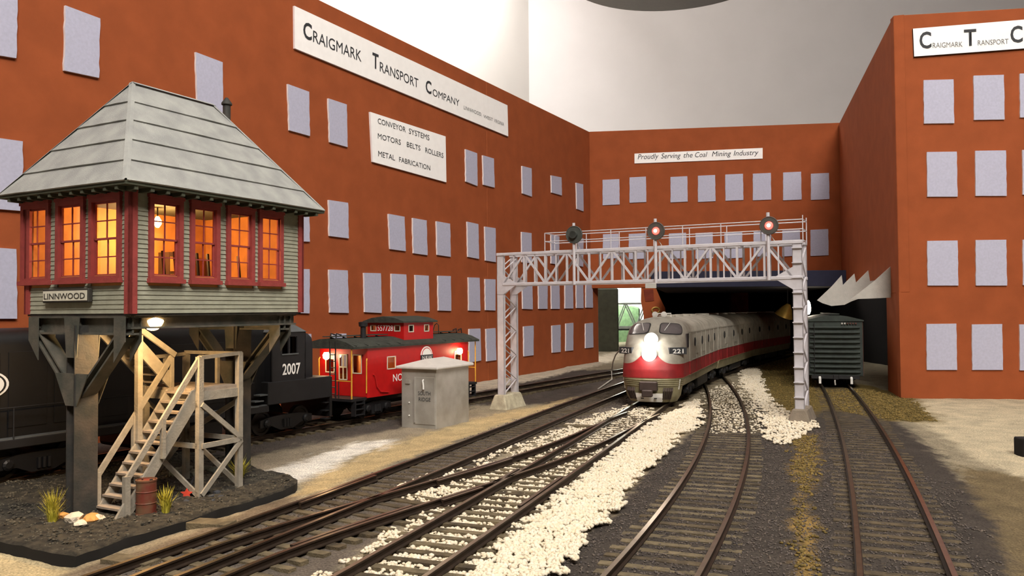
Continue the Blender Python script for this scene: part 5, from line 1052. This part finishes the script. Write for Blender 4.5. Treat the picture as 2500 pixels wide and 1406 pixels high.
# booster units behind
prev = nose + d0 * (LU + .9); ang_ = 24.5
prof = [(float(np.interp(z, ZP, WP)), z) for z in (2.3, 3.0, 3.5, 5, 7, 8.15, 8.5, 8.85, 9.2, 9.5, 9.75, 9.9, 9.97)]
for i, aa in enumerate((25.5, 30.5)):
    dd = Vector((math.sin(R(aa)), math.cos(R(aa)), 0)); lab = ('grey and red booster unit coupled behind the cab locomotive', 'last dim booster unit of the grey and red train inside the underpass')[i]
    ub = thing('booster_unit', lab, 'locomotive', prev, math.atan2(-dd.y, -dd.x))
    MB().prism([(-.2, w, z) for w, z in prof] + [(-.2, -w, z) for w, z in reversed(prof)], (-LU + .4, 0, 0)).build('body', 'unit_paint', ub, smooth=True)
    unit_common(ub, -.2, -LU + .2); MB().box(-.2, .4, -1.6, 1.6, 2.8, 9.4).build('diaphragm', 'cab_red', ub); coupler(ub, -LU, -1); prev = prev + dd * (LU + .5)
coupler(ua, -LU, -1)
# ---- boxcar
bl0, bz = on_track(fT5, 104)
bx = thing('boxcar', 'dark green ribbed boxcar standing on the track beside the right factory', 'boxcar', bl0, bz)
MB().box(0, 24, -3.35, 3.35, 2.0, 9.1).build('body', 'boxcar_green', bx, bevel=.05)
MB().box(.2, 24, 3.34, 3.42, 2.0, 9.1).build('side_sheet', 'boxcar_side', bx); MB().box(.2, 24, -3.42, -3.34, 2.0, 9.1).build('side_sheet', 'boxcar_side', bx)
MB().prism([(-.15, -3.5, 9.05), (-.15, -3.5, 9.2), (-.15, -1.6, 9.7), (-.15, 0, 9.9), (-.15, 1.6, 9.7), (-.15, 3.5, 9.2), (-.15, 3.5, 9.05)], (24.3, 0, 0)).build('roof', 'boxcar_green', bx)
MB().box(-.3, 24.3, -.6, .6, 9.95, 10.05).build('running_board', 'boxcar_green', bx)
for k in range(10):
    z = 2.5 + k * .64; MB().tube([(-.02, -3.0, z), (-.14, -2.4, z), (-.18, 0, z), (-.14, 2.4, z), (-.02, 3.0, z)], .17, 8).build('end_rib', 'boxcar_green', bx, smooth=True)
for y in (2.5, 3.2): MB().tube([(-.25, y, 2.2), (-.25, y, 8.9)], .05, 5).build('ladder_rail', 'iron', bx)
for k in range(8): MB().tube([(-.25, 2.5, 2.6 + k * .8), (-.25, 3.2, 2.6 + k * .8)], .045, 5).build('ladder_rung', 'iron', bx)
for k in range(6): MB().box(-.2, -.08, -1.0 - k * .33, -.8 - k * .33, 8.68, 8.88).build('reporting_mark', 'boxcar_side' if k > 1 else 'paper_grey', bx)
MB().box(-.1, 24, -2.9, 2.9, 1.6, 2.05).build('underframe', 'iron', bx); coupler(bx, 0, -1, 1.9)
for y in (-1.9, 1.9): MB().tube([(-.2, y, 1.8), (-.5, y, 1.6), (-.5, y, 1.0)], .16, 8).build('stirrup', 'chrome_white', bx)
MB().tube([(-1.0, .1, 1.8), (-1.2, .15, 1.4), (-1.1, .1, .9)], .1, 6).build('air_hose', 'paper_grey', bx)
truck(bx, 4, 2.7, .85); truck(bx, 20, 2.7, .85)
# ================================================================== SMALL THINGS
def on_mat(x, y): p = PX(x, y, MZ); return Vector((p.x, p.y, MZ - .06))
p = on_mat(357, 1252)
t = thing('oil_drum', 'rusty red oil drum beside the bottom of the stairs', 'drum', p)
prof = [(.46, 0), (.52, .02), (.52, .08), (.49, .1), (.49, .56), (.525, .6), (.49, .64), (.49, 1.14), (.525, 1.18), (.49, 1.22), (.49, 1.68), (.52, 1.7), (.52, 1.78), (.47, 1.78), (.47, 1.72), (.1, 1.72)]
MB().lathe(prof, n=24).build('shell', 'drum_red', t, smooth=True)
MB().lathe([(.08, 1.72), (.08, 1.78)], (.25, 0, 0), n=8).build('bung', 'iron', t); MB().lathe([(.05, 1.72), (.05, 1.76)], (-.25, .1, 0), n=8).build('bung', 'iron', t)
def tuft(px, py, hgt, n, spread, label):
    p = on_mat(px, py); mb = MB(); r_ = random.Random(px)
    for k in range(n):
        a = r_.uniform(0, 6.28); s = r_.uniform(.1, 1) * spread; h = hgt * r_.uniform(.45, 1.0) * (1 if r_.random() > .1 else 1.2); b0 = Vector((r_.uniform(-.16, .16), r_.uniform(-.16, .16), 0)); d = Vector((math.cos(a), math.sin(a), 0)); sd = Vector((-d.y, d.x, 0)) * .024
        m_ = b0 + d * s * .35 + Vector((0, 0, h * .6)); e = b0 + d * s + Vector((0, 0, h)); mb.add([b0 - sd, b0 + sd, m_ + sd * .9, m_ - sd * .9, e], [(0, 1, 2, 3), (3, 2, 4)])
    o = mb.build('grass_tuft', 'grass', loc=p); return tag(o, label, 'grass')
tuft(130, 1275, 1.75, 150, .75, 'yellow-green grass tuft left of the tower column'); tuft(404, 1250, 1.35, 130, .75, 'yellow-green grass tuft beside the rusty oil drum'); tuft(585, 1168, 1.3, 170, .95, 'wide yellow-green grass tuft at the foot of the rear tower column')
def rock(px, py, s, material, label, group=None, sq=.7):
    p = on_mat(px, py); bm = bmesh.new(); bmesh.ops.create_icosphere(bm, subdivisions=2, radius=1); r_ = random.Random(px * 7 + py)
    ph = [r_.uniform(0, 6) for _ in range(6)]
    for v in bm.verts:
        c = v.co; k = 1 + .18 * math.sin(3 * c.x + ph[0]) + .15 * math.sin(4 * c.y + ph[1]) + .12 * math.sin(5 * c.z + ph[2]) + r_.uniform(-.06, .06); v.co = c * k * s; v.co.z *= sq
    me = bpy.data.meshes.new('rock'); bm.to_mesh(me); bm.free(); me.materials.append(MATS[material]); o = bpy.data.objects.new('rock', me); COL.objects.link(o); o.location = p + Vector((0, 0, s * sq * .45)); o.rotation_euler = (0, 0, ph[3])
    return tag(o, label, 'rock', group)
rock(178, 1272, .45, 'rock_pale', 'pale cream rock at the foot of the tower column'); rock(197, 1281, .3, 'rock_pale', 'small pale rock in front of the tower column'); rock(222, 1270, .42, 'rock_orange', 'orange rock at the foot of the tower column'); rock(240, 1268, .3, 'rock_pale', 'pale yellow rock between the orange rock and the stairs'); rock(152, 1262, .3, 'rock_orange', 'small brownish rock beside the left grass tuft')
for x, y, s in ((470, 1208, .2), (486, 1214, .17), (500, 1205, .24), (515, 1212, .18), (530, 1203, .2), (494, 1222, .15), (455, 1222, .16), (520, 1222, .14), (480, 1198, .18), (540, 1212, .15)): rock(x, y, s, 'rock_dark', 'dark coal lump heaped under the stair landing', 'coal lumps under the landing')
for x, y, s in ((430, 1160, .5), (455, 1150, .45), (478, 1160, .4), (500, 1148, .45), (525, 1150, .35)): rock(x, y, s, 'pier_grey', 'grey-green boulder piled below the rear of the stair landing', 'boulders below the landing')
# red tool leaning by the landing
a = on_mat(456, 1213) + Vector((0, 0, .25)); b_ = on_mat(480, 1205) + Vector((.1, .6, 1.9))
t = thing('rake', 'small red toothed rake with thin dark handle leaning under the landing', 'rake', (0, 0, 0)); MB().tube([a, b_], .045, 6).build('handle', 'iron', t)
mb = MB(); star = []
for k in range(10): rr = .36 if k % 2 == 0 else .17; star.append(a + Vector((rr * math.cos(k * .628 + .3), -.05, rr * .8 * math.sin(k * .628 + .3))))
mb.prism(star, (0, .08, 0)).build('head', 'tool_red', t)
# loose feeder wire beside the locomotive
pts = [PX(1497, 924, .2), PX(1490, 915, .6), PX(1491, 900, 1.2)]
w0 = PX(1460, 950, .35); w1 = PX(1494, 926, .5); y_ = w1.y
ww = [w0, w1] + [HIT(Vector((0, y_ - 2 * k, 0)), Vector((0, -1, 0)), x, y) for k, (x, y) in enumerate(((1493, 905), (1497, 882), (1503, 866), (1515, 852), (1530, 845)))]
tag(MB().tube(ww, .1, 6).build('feeder_wire', 'wire'), 'loose pale wire rising beside the cab locomotive', 'wire')
# lamps in the underpass
t = thing('tunnel_lamp', 'bright elongated bulb hanging above the boxcar roof', 'lamp', (0, 0, 0)); c_ = HIT(Vector((0, 127, 0)), Vector((0, -1, 0)), 1973, 752)
MB().lathe([(.12, 1.2), (.3, .9), (.42, .2), (.4, -.5), (.2, -1.0)], c_, n=14).build('bulb', 'bulb_white', t, smooth=True); MB().tube([c_ + Vector((0, 0, 1.1)), Vector((c_.x, c_.y, zb + .2))], .08, 6).build('cord', 'iron', t)
t = thing('reflector_lamp', 'dim brass reflector hanging in the dark underpass', 'lamp', (0, 0, 0)); c_ = HIT(Vector((0, 140, 0)), Vector((0, -1, 0)), 1918, 760)
MB().lathe([(.3, 1.4), (.9, .6), (1.6, -.9), (1.5, -.9), (.3, 1.1)], c_, (.3, -.3, .9), 20).build('dish', 'brass', t, smooth=True); MB().tube([c_ + Vector((.3, -.3, 1.2)), Vector((c_.x + .3, c_.y - .3, zb + .2))], .08, 6).build('cord', 'iron', t)
# plank at the switch and a kerb at the far right edge
q = PX(490, 1277, .3); tag(MB().box(-1.7, 1.7, -.5, .5, -.3, .14).build('switch_plank', 'tie_wood', loc=q, rot=(0, 0, R(-12)), bevel=.03), 'flat brown wooden plank between the scenery base and the rails', 'plank')
q = PX(2497, 1112, .0); tag(MB().box(-.3, 3, -.6, .6, -.2, 1.3).build('loading_step', 'dark_board', loc=q, bevel=.08), 'small dark step block at the edge of the concrete apron', 'block')
# ------------------------------------------------------------------ centimetres -> metres
done = set(); SM = Matrix.Scale(S, 4)
for o in list(bpy.data.objects):
    if o.name in KEEP: continue
    o.location = o.location * S
    if o.type == 'MESH' and o.data.name not in done:
        done.add(o.data.name); o.data.transform(SM); o.data.update()
for o in list(bpy.data.objects):
    if not o.users_collection: bpy.data.objects.remove(o)
